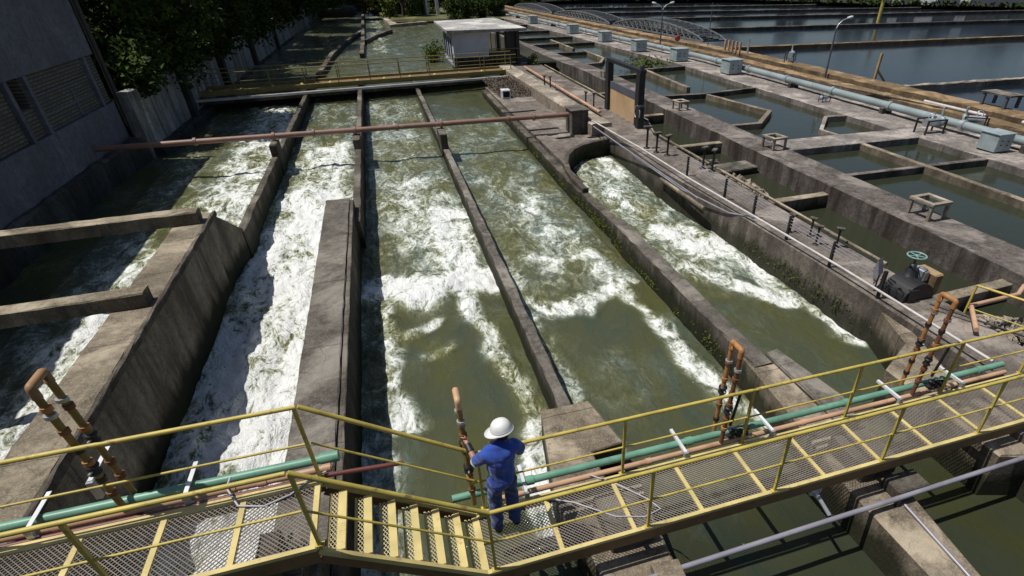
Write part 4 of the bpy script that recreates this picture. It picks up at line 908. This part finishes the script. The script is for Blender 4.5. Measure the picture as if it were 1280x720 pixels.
MB().box(27.9, 28.9, 20.0, 21.6, .75, .82).build('top', 'conc_basin', bn)
for (x, y) in ((28.0, 20.2), (28.8, 20.2), (28.0, 21.4), (28.8, 21.4)): MB().box(x - .06, x + .06, y - .06, y + .06, .22, .75).build('leg', 'grey_panel', bn)
bars = thing('post_row', 'row of short tan posts with a valve post below the truss end', 'posts', (27.3, 43, .22))
for k in range(5): MB().box(27.0, 27.14, 42.0 + k * .55, 42.14 + k * .55, .21, 1.0).build('post', 'salmon', bars)
MB().tube([(27.3, 41.3, .2), (27.3, 41.3, 1.3)], .08, 8).build('valve_post', 'galv', bars)
rs = thing('red_sign', 'small red round sign on a thin post beside the teal main', 'sign', (25.2, 46.5, -.25))
MB().tube([(23.2, 45.3, -.25), (23.2, 45.3, 1.0)], .03, 6).build('post', 'galv', rs); MB().lathe((23.2, 45.26, 1.1), [(0, 0), (.24, 0), (.24, .02), (0, .02)], 18, (0, 1, 0)).build('disc', 'red_sign', rs)
ORG[rs.name]

# lamp posts
lp = thing('lamp_post', 'slim street lamp with a single curved arm standing by the teal main, right of centre', 'street lamp', (26.9, 31.6, -.3))
def lamp(t, x, y, two):
    MB().tube([(x, y, -.4), (x, y, 1.9), (x, y, 2.75)], [.07, .055, .045], 10).build('pole', 'grey_panel', t)
    for s_ in ((1, -1) if two else (1,)):
        MB().tube([(x, y, 2.70), (x + .10 * s_, y, 2.95), (x + .35 * s_, y, 3.15), (x + .75 * s_, y, 3.28)], .03, 8).build('arm', 'galv', t)
        MB().lathe((x + .65 * s_, y, 3.27), [(0, -.02), (.05, .02), (.08, .2), (.06, .38), (0, .42)], 10, (s_, 0, .15)).build('lamp_head', 'white', t)
lamp(lp, 26.9, 31.6, False)
lp2 = thing('lamp_post', 'twin-armed street lamp standing in front of the steel truss', 'street lamp', (24.1, 50.3, -.2)); lamp(lp2, 24.1, 50.3, True)
lp3 = thing('lamp_post', 'plain thin unlit pole in front of the near truss span', 'pole', (27.2, 47.3, 0)); MB().tube([(27.2, 47.3, 0), (27.2, 47.3, 3.4)], .035, 8).build('pole', 'grey_panel', lp3)
ap = thing('timber_post', 'leaning tan timber post with a brace at the start of the pale lagoon walkway', 'post', (28.8, 29.4, 0))
MB().bar((28.75, 29.4, -.1), (28.8, 29.4, 1.55), .13, .13).build('post', 'timber', ap); MB().bar((28.8, 29.4, .65), (29.6, 29.4, -.05), .09, .09).build('brace', 'timber', ap)
yp = thing('marker_post', 'yellow marker post standing in the lagoon', 'post', (64.5, 68.1, -.6)); MB().tube([(64.5, 68.1, -.6), (64.5, 68.1, 3.4)], .22, 6).build('pole', 'yellow', yp); MB().obox((64.5, 68.1, 3.2), (.6, 0, 0), (0, .1, 0), (0, 0, .2)).build('marker_head', 'yellow', yp)

# steel truss spans
def truss(x0, x1, y0, y1, label):
    t = thing('truss_span', label, 'truss', (sk((x0 + x1) / 2, (y0 + y1) / 2), (y0 + y1) / 2, .2), 'arched steel truss spans lying by the lagoon')
    K = 18; HH = 1.05 if y0 < 60 else .75
    pt = lambda x, k, top: (sk(x, y0 + (y1 - y0) * k / K), y0 + (y1 - y0) * k / K, .3 + (HH * math.sin(math.pi * k / K) ** .65 if top else 0))
    for x in (x0, x1):
        s_ = MB()
        for k in range(K):
            s_.bar(pt(x, k, 1), pt(x, k + 1, 1), .10, .10); s_.bar(pt(x, k, 0), pt(x, k + 1, 0), .12, .12)
            if 0 < k: s_.bar(pt(x, k, 0), pt(x, k, 1), .06, .06)
            if 0 < k < K - 1: s_.bar(pt(x, k, 0), pt(x, k + 1, 1), .05, .05); s_.bar(pt(x, k, 1), pt(x, k + 1, 0), .05, .05)
        s_.build('side_truss', 'truss_steel', t)
    s_ = MB()
    for k in range(1, K):
        s_.bar(pt(x0, k, 1), pt(x1, k, 1), .07, .07)
        if k < K - 1: s_.bar(pt(x0, k, 1), pt(x1, k + 1, 1), .05, .05); s_.bar(pt(x1, k, 1), pt(x0, k + 1, 1), .05, .05)
    s_.build('top_bracing', 'truss_steel', t)
    s_ = MB()
    for k in range(K + 1): s_.bar(pt(x0, k, 0), pt(x1, k, 0), .10, .10)
    s_.tube([pt((x0 + x1) / 2, k, 0) for k in range(K + 1)], .07, 6)
    s_.build('floor_beams', 'black', t)
truss(28.7, 31.0, 49.8, 69.0, 'nearest arched steel truss span of the row beside the lagoon')
truss(28.7, 31.0, 69.8, 89.0, 'middle arched steel truss span of the row beside the lagoon')
truss(28.7, 31.0, 89.8, 109.0, 'farthest arched steel truss span of the row beside the lagoon')

# ================================================================== VEGETATION
def leaves(q, c, rad, n, size, rr, flat=1.0, upbias=.3):
    for _ in range(n):
        while True:
            d = Vector((rr.uniform(-1, 1), rr.uniform(-1, 1), rr.uniform(-1, 1)))
            if .02 < d.length < 1: break
        d = d * (.55 + .45 * rr.random()); p = Vector(c) + Vector((d.x * rad, d.y * rad, d.z * rad * flat))
        e = Euler((rr.uniform(-1.0, 1.0), rr.uniform(-1.0, 1.0), rr.uniform(0, 6.28))).to_matrix(); s_ = size * rr.uniform(.6, 1.3)
        a_ = e @ Vector((s_, 0, 0)); b_ = e @ Vector((0, s_ * .45, 0)); t_ = e @ Vector((0, 0, s_ * .15))
        q.add([p - a_, p + b_ + t_, p + a_, p - b_ + t_], [[0, 1, 2, 3]])
def tree(label, h, cr, cz, n, size, lm, seed, group, loc, flat=.9, droop=0):
    rr = random.Random(seed); t = thing('tree', label, 'tree', loc, group); B = Vector(loc)
    q = MB(); q.tube([B + Vector(p) for p in ((0, 0, -.3), (.1, 0, h * .25), (-.1, .1, h * .5), (.1, .1, h * .8))], [.28, .22, .16, .06], 8)
    cl = []
    for k in range(26):
        a_ = rr.uniform(0, 6.283); el = rr.uniform(-.9, 1.0); ca = math.sqrt(max(0, 1 - el * el)); rad = cr * rr.uniform(.55, .95)
        cl.append(Vector((math.cos(a_) * ca * rad, math.sin(a_) * ca * rad, cz + el * cr * flat * .95)))
    for c in cl[:9]: q.tube([B + Vector((0, 0, h * rr.uniform(.25, .5))), B + c * .5 + Vector((0, 0, h * .15)), B + c], [.10, .06, .02], 6)
    q.build('trunk', 'bark', t)
    f = MB()
    for c in cl: leaves(f, B + c, cr * rr.uniform(.28, .48), n // 26, size, rr)
    f.build('crown', lm, t)
    return t
LG = 'big dark trees behind the white river wall'
t1 = tree('', 11, 4.9, 4.9, 21000, .20, 'leaf_dark', 11, LG, (-12.6, 33.5, .7)); t1['label'] = 'dark dense tree directly behind the end of the shaded building'
t2 = tree('', 11, 4.7, 4.6, 19000, .21, 'leaf_dark', 12, LG, (-12.3, 40.5, .7)); t2['label'] = 'second dark tree from the building, hanging over the white river wall'
def mv(src, loc, rz, lb, sc=1.0): c = copy_tree(src, loc, rz, lb, sc=sc); return c
mv(t1, (-12.0, 48, .7), 2.0, 'third dark tree from the building behind the white river wall', 1.05); mv(t2, (-11.6, 56, .7), 1.0, 'fourth dark tree from the building, left of the far footbridge', 1.1)
mv(t1, (-11.2, 65, .7), 4.0, 'fifth dark tree from the building behind the river wall', 1.2); mv(t2, (-10.6, 75, .7), 3.0, 'sixth dark tree from the building, above the curved upstream divider', 1.2)
mv(t1, (-9.6, 87, .7), 5.0, 'seventh dark tree from the building behind the river wall', 1.25); mv(t2, (-8.0, 100, .7), .5, 'eighth dark tree from the building, leaning over the far water', 1.25)
mv(t1, (-5.8, 114, .3), 1.2, 'farthest dark tree of the left row beside the far weir', 1.25)
BG = 'dark trees filling the back row at the upper left'
mv(t2, (-19.5, 36, .7), 1.5, 'nearest tree of the dark back row behind the building roof line', 1.15)['group'] = BG
mv(t1, (-19, 47, .7), .6, 'second tree of the dark back row', 1.2)['group'] = BG
mv(t2, (-18.5, 60, .7), 2.6, 'third tree of the dark back row', 1.3)['group'] = BG
mv(t1, (-18, 77, .7), 3.6, 'fourth tree of the dark back row', 1.4)['group'] = BG
mv(t2, (-15, 96, .7), 4.6, 'fifth tree of the dark back row', 1.4)['group'] = BG
mv(t1, (-11, 122, .7), .2, 'last tree of the dark back row, next to the far light green trees', 1.4)['group'] = BG
SG = 'sunlit light green trees at the head of the river'
t3 = tree('yellow-green tree with reddish tint directly above the far weir', 5, 3.4, 2.9, 4200, .22, 'leaf_yellow', 21, SG, (.8, 112, -.3))
t4 = tree('bright green tree just right of the yellow-green one', 5, 3.2, 2.7, 4600, .22, 'leaf_light', 22, SG, (4.6, 99, -.4))
mv(t4, (8.0, 104, -.4), 2.0, 'bright green tree behind the two tall poles', 1.0); mv(t3, (14.5, 118, -.2), 1.0, 'pale green tree right of the two tall poles, above the hut', 1.0)
mv(t4, (20.5, 122, 0), 1.1, 'small green tree on the bank behind the truss row', 1.0); mv(t4, (3.0, 105, -.4), 4.0, 'bright green tree at the back between the yellow-green and the front one', 1.1)
FG = 'dark trees on the far bank of the lagoon'
for k, (x, y) in enumerate(((28, 134), (38, 137), (48, 136), (58, 134), (68, 132), (78, 127), (87, 117), (96, 108), (105, 98), (115, 90), (126, 82))):
    mv(t2, (x, y, .1), k * 1.3, 'dark tree on the far lagoon bank, number %d' % (k + 1), .75)['label'] = ['dark tree on the far lagoon bank at its left end, above the farthest truss span', 'second dark tree from the left end of the far lagoon bank', 'third dark tree from the left end of the far lagoon bank', 'fourth dark tree from the left end of the far lagoon bank', 'fifth dark tree from the left end of the far lagoon bank', 'sixth dark tree along the far bank, left of the yellow marker post', 'seventh dark tree along the far bank, behind the yellow marker post', 'eighth dark tree along the far bank, left of the low dark shed', 'ninth dark tree along the far bank, behind the low dark shed', 'second last dark tree of the far bank at the top right corner', 'last dark tree of the far bank at the top right corner'][k]
    bpy.data.objects  # noqa
for o_ in [o_ for o_ in bpy.data.objects if o_.parent is None and o_.get('label', '').find('far lagoon bank') >= 0 or o_.get('label', '').find('far bank') >= 0 and o_.get('category') == 'tree']: o_['group'] = FG
# low far sheds
sh = thing('shed', 'long low dark shed with white panels on the far bank, top right', 'building', (100, 95, 0))
q = MB(); q.obox((104, 92, 2.2), (9, -9.5, 0), (2.2, 2.1, 0), (0, 0, 2.2)); q.build('wall', 'grey_panel', sh)
for k, f_ in enumerate((-.75, -.4, -.3, .1)): MB().obox((104 + 9 * f_ - 2.25, 92 - 9.5 * f_ - 2.15, 1.5), (.55, -.58, 0), (.06, .06, 0), (0, 0, 1.4)).build('white_panel', 'white', sh)
q = MB(); q.obox((104, 92, 4.55), (9.6, -10, 0), (2.7, 2.6, 0), (0, 0, .12)); q.build('roof', 'black', sh)
# reed fringe along far bank
q = MB(); rr = random.Random(31)
line = [(28, 128.5), (45, 130), (75, 123), (92, 98), (108, 82.2), (150, 47)]
for a_, b_ in zip(line[:-1], line[1:]):
    L = math.hypot(b_[0] - a_[0], b_[1] - a_[1])
    for k in range(int(L * 3)):
        t = rr.random(); x = a_[0] + (b_[0] - a_[0]) * t; y = a_[1] + (b_[1] - a_[1]) * t
        leaves(q, (x, y + rr.uniform(0, 1.5), .35), .6, 9, .35, rr)
tag(q.build('reeds', 'leaf_dark', origin=(80, 120, 0)), 'olive reeds fringing the far bank of the lagoon', 'reeds', kind='stuff')
# two tall poles
for (x, y, lb) in ((8.2, 100, 'left one of two tall grey poles standing behind the hut'), (9.9, 100.6, 'right one of two tall grey poles standing behind the hut')):
    tag(MB().tube([(x, y, -.4), (x, y, 7)], [.3, .22], 8).build('utility_pole', 'galv', origin=(x, y, -.4)), lb, 'pole', 'tall poles behind the hut')
BACK = [(14, 104), (19, 108), (24, 116), (12.5, 88), (31, 126), (17, 96), (2.5, 130), (-4, 128)]
for k, (x, y) in enumerate(BACK):
    mv(t2, (x, y, -2.6), k * .9, ['dark shrubby tree behind the two tall poles', 'dark shrubby tree behind the farthest teal cabinet', 'dark shrubby tree at the left end of the far bank', 'dark shrubby tree just beyond the hut roof', 'dark shrubby tree behind the farthest truss span', 'dark shrubby tree between the hut roof and the far bank', 'dark tree behind the yellow-green tree at the head of the river', 'dark tree left of the yellow-green tree at the head of the river'][k], .62)['group'] = 'dark shrubby trees behind the hut and river head'
def bush(x, y, z, r, n, size, m, label, seed, cat='bush'):
    rr = random.Random(seed); q = MB()
    for k in range(7): leaves(q, (x + rr.uniform(-.5, .5) * r, y + rr.uniform(-.5, .5) * r, z + r * rr.uniform(.2, .9)), r * .55, n // 7, size, rr)
    t = thing('bush', label, cat, (x, y, z)); q.build('foliage', m, t)
    MB().tube([(x, y, z - .05), (x + .05, y, z + r * .7)], [.05, .02], 6).build('stem', 'bark', t)
bush(4.5, 53, -.9, 1.5, 900, .12, 'leaf_light', 'light green bush at the left side of the hut', 41)
bush(-10.4, 31.2, 1.2, 1.9, 2600, .16, 'leaf_dark', 'dark foliage hanging over the near end of the white river wall', 43)
bush(-10.2, 36.6, 1.2, 1.7, 2200, .16, 'leaf_dark', 'dark foliage spilling over the first pillar of the river wall', 44)
bush(-10.0, 42.5, 1.3, 1.7, 2000, .18, 'leaf_dark', 'dark foliage over the river wall just before the far footbridge', 45)
bush(10.9, 44.5, -.3, .7, 300, .10, 'leaf_light', 'low green bush at the right foot of the hut', 42)
# dry tangle and moss
q = MB(); rr = random.Random(51)
for _ in range(5200):
    x = rr.uniform(6.3, 8.6); y = rr.uniform(34.5, 39.6); h = .38 * rr.random()
    leaves(q, (x, y, -.55 + h), .12, 1, .06, rr)
tag(q.build('dry_brush', 'dry', origin=(7.4, 37, -.5)), 'tangle of dry brown brush at the end of the inlet platform', 'brush', kind='stuff')
def moss_line(name, pts, n, dz, spread, label, seed, size=.03, m='moss'):
    rr = random.Random(seed); q = MB()
    tot = list(zip(pts[:-1], pts[1:]))
    cen = []
    for _ in range(max(3, n // 90)):
        a_, b_ = rr.choice(tot); t = rr.random(); cen.append([a_[i] + (b_[i] - a_[i]) * t for i in range(3)] + [rr.choice((.04, .1, .35, .5))])
    for _ in range(n):
        c = rr.choice(cen); leaves(q, (c[0] + rr.uniform(0, spread), c[1] + rr.gauss(0, c[3] * 2), c[2] + rr.uniform(0, dz) * (.4 + c[3] * 3)), .025, 1, size, rr)
    tag(q.build(name, m, origin=pts[0]), label, 'moss', kind='stuff')
moss_line('moss', [(5.80, 15.5, -1.15), (5.80, 6.9, -1.2)], 1100, .26, .05, 'bright green moss along the foot of the stepped mossy wall', 61)
moss_line('moss', [(5.78, 24, -1.05), (5.78, 15.5, -1.1)], 900, .22, .05, 'green moss along the foot of the curved inlet wall', 62)
moss_line('moss', [(9.28, 14, -1.0), (9.36, 7.4, -1.1)], 500, .26, .06, 'dark green weeds along the foot of the walkway wall', 63, .04, 'leaf_light')
moss_line('weeds', [(8.6, 27.5, -.55), (8.4, 30, -.55)], 500, .2, .4, 'small green weeds beside the pipe box', 64, .05, 'leaf_light')
moss_line('weeds', [(17, 41.5, -.5), (20, 43, -.4)], 700, .3, 1.6, 'patch of scrubby weeds in the distant basin', 65, .12, 'leaf_light')

# ================================================================== THE WORKER
PO = Vector((.50, 4.43, 0.012)); YAW = R(12)      # faces away over the far handrail, turned a little left
def pl(v): v = Vector(v); return Vector((v.x * math.cos(YAW) - v.y * math.sin(YAW), v.x * math.sin(YAW) + v.y * math.cos(YAW), v.z))
SPH = []
for a_ in range(1, 8):
    for b_ in range(14): t_ = math.pi * a_ / 8; p_ = 2 * math.pi * b_ / 14; SPH.append((math.sin(t_) * math.cos(p_), math.sin(t_) * math.sin(p_), math.cos(t_)))
SPH += [(0, 0, 1), (0, 0, -1)]
SPF = [[a_ * 14 + b_, (a_ + 1) * 14 + b_, (a_ + 1) * 14 + (b_ + 1) % 14, a_ * 14 + (b_ + 1) % 14] for a_ in range(6) for b_ in range(14)] + [[98, b_, (b_ + 1) % 14] for b_ in range(14)] + [[99, 84 + (b_ + 1) % 14, 84 + b_] for b_ in range(14)]
def skin(name, chains, m, parent, vox=.010, smooth=6, fold=0., fs=14., seed=1):
    """one continuous surface: tapering limbs blended into a single skin by a voxel remesh"""
    q = MB(); key = {}
    for ch in chains:
        pts = []
        for it in ch:
            if isinstance(it, str): pts.append(key[it])
            else:
                r_ = (it[3], it[4] if len(it) > 4 and it[4] else it[3]); pts.append((Vector(it[:3]), r_))
                if len(it) > 5: key[it[5]] = pts[-1]
        for (a_, ra), (b_, rb_) in zip(pts[:-1], pts[1:]):
            k = max(1, int((b_ - a_).length / (min(ra + rb_) * .35)))
            for i_ in range(k + 1):
                t_ = i_ / k; c_ = a_.lerp(b_, t_); rx = ra[0] * (1 - t_) + rb_[0] * t_; ry = ra[1] * (1 - t_) + rb_[1] * t_; rz = min(rx, ry)
                q.add([pl((c_.x + v[0] * rx, c_.y + v[1] * ry, c_.z + v[2] * rz)) for v in SPH], SPF)
    me = bpy.data.meshes.new(name); me.from_pydata([tuple(v) for v in q.v], [], q.f); o = bpy.data.objects.new(name, me); COL.objects.link(o)
    md = o.modifiers.new('r', 'REMESH'); md.mode = 'VOXEL'; md.voxel_size = vox
    s2 = o.modifiers.new('s', 'SMOOTH'); s2.factor = .5; s2.iterations = smooth
    dg = bpy.context.evaluated_depsgraph_get(); ev = o.evaluated_get(dg); m2 = bpy.data.meshes.new_from_object(ev)
    bpy.data.objects.remove(o); m2.name = name
    if fold:
        for v in m2.vertices:
            c = v.co; n_ = v.normal
            d = math.sin(c.z * fs + 3 * math.sin(c.x * 11 + seed) + 2.2 * math.sin(c.y * 13)) * .5 + math.sin(c.z * fs * 1.9 + c.x * 31 + 1.7 * seed + 2 * math.sin(c.y * 23)) * .4 + math.sin((c.x + c.z) * 55 + seed) * .18
            v.co = c + n_ * fold * d
    m2.polygons.foreach_set('use_smooth', [True] * len(m2.polygons))
    ob = bpy.data.objects.new(name, m2); COL.objects.link(ob); m2.materials.clear(); m2.materials.append(M[m]); ob.parent = parent; ORG[ob.name] = PO
    return ob
pe = thing('person', 'person in blue work clothes and white hard hat reaching for the pipe loop', 'person', tuple(PO))
LH = (-.235, .445, 1.235)       # left palm, local
body = [
    [(0, 0, .96, .10, .075, 'pel'), (.01, .01, 1.12, .10, .075), (.03, .02, 1.27, .12, .075, 'chest'), (.055, .04, 1.345, .075, .055, 'neckb'), (.075, .05, 1.41, .052, .052), (.085, .075, 1.455, .060, .070), (.09, .082, 1.51, .074, .090, 'head'), (.09, .078, 1.57, .070, .085)],
    ['pel', (-.09, 0, .86, .066), (-.115, .015, .50, .058), (-.12, -.01, .28, .052), (-.12, -.015, .09, .036), (-.125, .03, .045, .038), (-.135, .13, .038, .034)],
    ['pel', (.09, 0, .86, .066), (.115, .02, .50, .058), (.12, -.01, .28, .052), (.12, -.015, .09, .036), (.125, .03, .045, .038), (.14, .13, .038, .034)],
    ['chest', (-.13, .05, 1.29, .050), (-.195, .10, 1.19, .042), (-.225, .17, 1.105, .038), (-.235, .30, 1.17, .036), (-.237, .39, 1.212, .027), (LH[0], LH[1], LH[2], .034, .020)],
    ['chest', (.22, .045, 1.27, .050), (.285, .07, 1.14, .042), (.285, .14, 1.03, .038), (.20, .27, 1.03, .034), (.13, .36, 1.045, .026), (.09, .40, 1.045, .034, .020)],
    [(.075, .15, 1.50, .022), (.058, .178, 1.488, .015)], [(.075, .13, 1.44, .036), (.062, .145, 1.435, .03)],
]
def finger(base, pts, r): return [(base[0], base[1], base[2], r)] + [(p[0], p[1], p[2], r * k) for p, k in zip(pts, (1, .9, .75))]
# fingers of the left hand curled round the riser, of the right hand over the rail
def hand(name, palm, side, up, fwd, L=.075):
    """five separate chains: four fingers spread along 'up', curling from 'fwd' towards 'side'"""
    P_ = Vector(palm); s_ = Vector(side).normalized(); u = Vector(up).normalized(); f = Vector(fwd).normalized(); ch = []
    for k, (off, ln) in enumerate(((.028, .92), (.010, 1.0), (-.009, .95), (-.027, .78))):
        b_ = P_ + u * off; l_ = L * ln
        ch.append([tuple(b_ - f * .01) + (.0095,), tuple(b_ + f * l_ * .45) + (.0090,), tuple(b_ + f * l_ * .75 + s_ * l_ * .30) + (.0082,), tuple(b_ + f * l_ * .62 + s_ * l_ * .62) + (.0070,)])
    b_ = P_ - f * .03 + u * .018; ch.append([tuple(b_) + (.011,), tuple(b_ + u * .018 + s_ * .022) + (.010,), tuple(b_ + u * .012 + s_ * .045 + f * .03) + (.0085,)])
    return ch
body += hand('left', (LH[0] + .0, LH[1] + .005, LH[2] + .005), (-1, .1, 0), (0, -.1, 1), (-.1, 1, .1))
body += hand('right', (.08, .41, 1.045), (0, .2, -1), (1, .1, 0), (-.15, 1, -.1))
bo = skin('body', body, 'skin', pe, vox=.0055, smooth=3)
# clothes
skin('shirt', [[(0, -.005, .86, .172, .128), (.01, .005, .98, .162, .122), (.02, .010, 1.12, .172, .128), (.035, .015, 1.25, .192, .135, 'c'), (.05, .03, 1.315, .150, .108, 'n'), (.065, .045, 1.365, .078, .070)],
               ['c', (-.120, .045, 1.275, .088), (-.185, .095, 1.19, .074), (-.218, .145, 1.125, .066)],
               ['c', (.195, .035, 1.265, .088), (.268, .065, 1.16, .074), (.290, .100, 1.09, .066)]], 'blue_shirt', pe, smooth=8, fold=.014, fs=17, seed=2)
skin('trousers', [[(0, 0, .98, .140, .108, 'p'), (0, 0, .90, .152, .118, 'q')], ['q', (-.085, 0, .82, .104), (-.108, .012, .50, .084), (-.118, -.005, .25, .082), (-.12, -.008, .10, .080)],
                  ['q', (.085, 0, .82, .104), (.108, .016, .50, .084), (.118, -.005, .25, .082), (.12, -.008, .10, .080)]], 'navy', pe, fold=.012, fs=24, seed=5)
for s_ in (-1, 1): skin('boot', [[(.12 * s_, -.045, .045, .050), (.122 * s_, .04, .045, .052), (.132 * s_, .13, .038, .048), (.136 * s_, .18, .038, .036)]], 'black', pe, smooth=3)
def W_(p): return PO + pl(p)
for pa, pb in (((-.218, .145, 1.125), (-.185, .095, 1.19)), ((.290, .100, 1.09), (.268, .065, 1.16))):
    e_ = W_(pa); d_ = (e_ - W_(pb)).normalized(); MB().tube([e_ + d_ * .035, e_ + d_ * .052, e_ + d_ * .056], [.060, .057, .045], 18).build('sleeve_trim', 'trim', pe)
a_, b_ = W_((-.234, .285, 1.163)), W_((-.237, .375, 1.205)); MB().tube([a_, b_], [.046, .040], 16).build('wrist_guard', 'black', pe)
MB().tube([W_((.02, -.01, 1.375)), W_((.12, -.01, 1.375))], .014, 8).build('collar', 'navy', pe)
# hair, face details and helmet tilted forwards and left
hc = Vector((.09, .078, 1.54)); hl = skin('hair', [[(hc.x, hc.y - .025, 1.45, .068, .060), (hc.x, hc.y - .020, 1.51, .081, .086), (hc.x, hc.y - .012, 1.56, .079, .085)]], 'hair', pe)
ax = pl((-.10, .22, 1.0)).normalized(); c = W_((hc.x, hc.y - .005, 1.530))
q = MB(); prof = [(.126, 0), (.1245, .016), (.119, .050), (.106, .083), (.085, .110), (.053, .128), (.02, .135), (0, .136)]
q.lathe(c, prof, 32, ax); q.lathe(c, [(.118, .002), (.115, .04), (.06, .11), (0, .125)], 24, ax); hm = q.build('helmet', 'helmet', pe)
# brim ring and peak facing left and forward
u_ = pl((-.85, .62, -.05)); u_ = (u_ - ax * u_.dot(ax)).normalized(); v_ = ax.cross(u_)
n_ = 40; vs = []
for k in range(n_):
    t = 2 * math.pi * k / n_; pk = .014 + .065 * max(0, math.cos(t)) ** 1.5
    for (r_, h_) in ((.120, .010), (.126 + pk, -.004 - .012 * max(0, math.cos(t))), (.126 + pk, -.009 - .012 * max(0, math.cos(t))), (.118, .002)):
        vs.append(c + (u_ * math.cos(t) + v_ * math.sin(t)) * r_ + ax * h_)
MBq = MB(); MBq.add(vs, [[k * 4 + j, ((k + 1) % n_) * 4 + j, ((k + 1) % n_) * 4 + j + 1, k * 4 + j + 1] for k in range(n_) for j in range(3)], True); MBq.build('brim', 'helmet', hm)
q = MB(); q.lathe(c, [(.1255, .012), (.1275, .016), (.1275, .020), (.1240, .024)], 32, ax); q.build('rim_band', 'trim', hm)
for s_ in (-1, 1):
    e_ = W_((.09 + .078 * s_, .078, 1.485)); MB().lathe(e_, [(0, -.012), (.02, -.008), (.028, 0), (.02, .008), (0, .012)], 12, pl((1, 0, 0))).build('ear', 'skin', bo)
    e_ = W_((.078 + .030 * s_, .166, 1.51)); MB().lathe(e_, [(0, -.012), (.009, -.008), (.012, 0), (.009, .008), (0, .012)], 10, pl((0, 1, 0))).build('eye', 'hair', bo)
MB().tube([W_((.045, .170, 1.44)), W_((.085, .172, 1.438))], .006, 6).build('mouth', 'rust', bo)
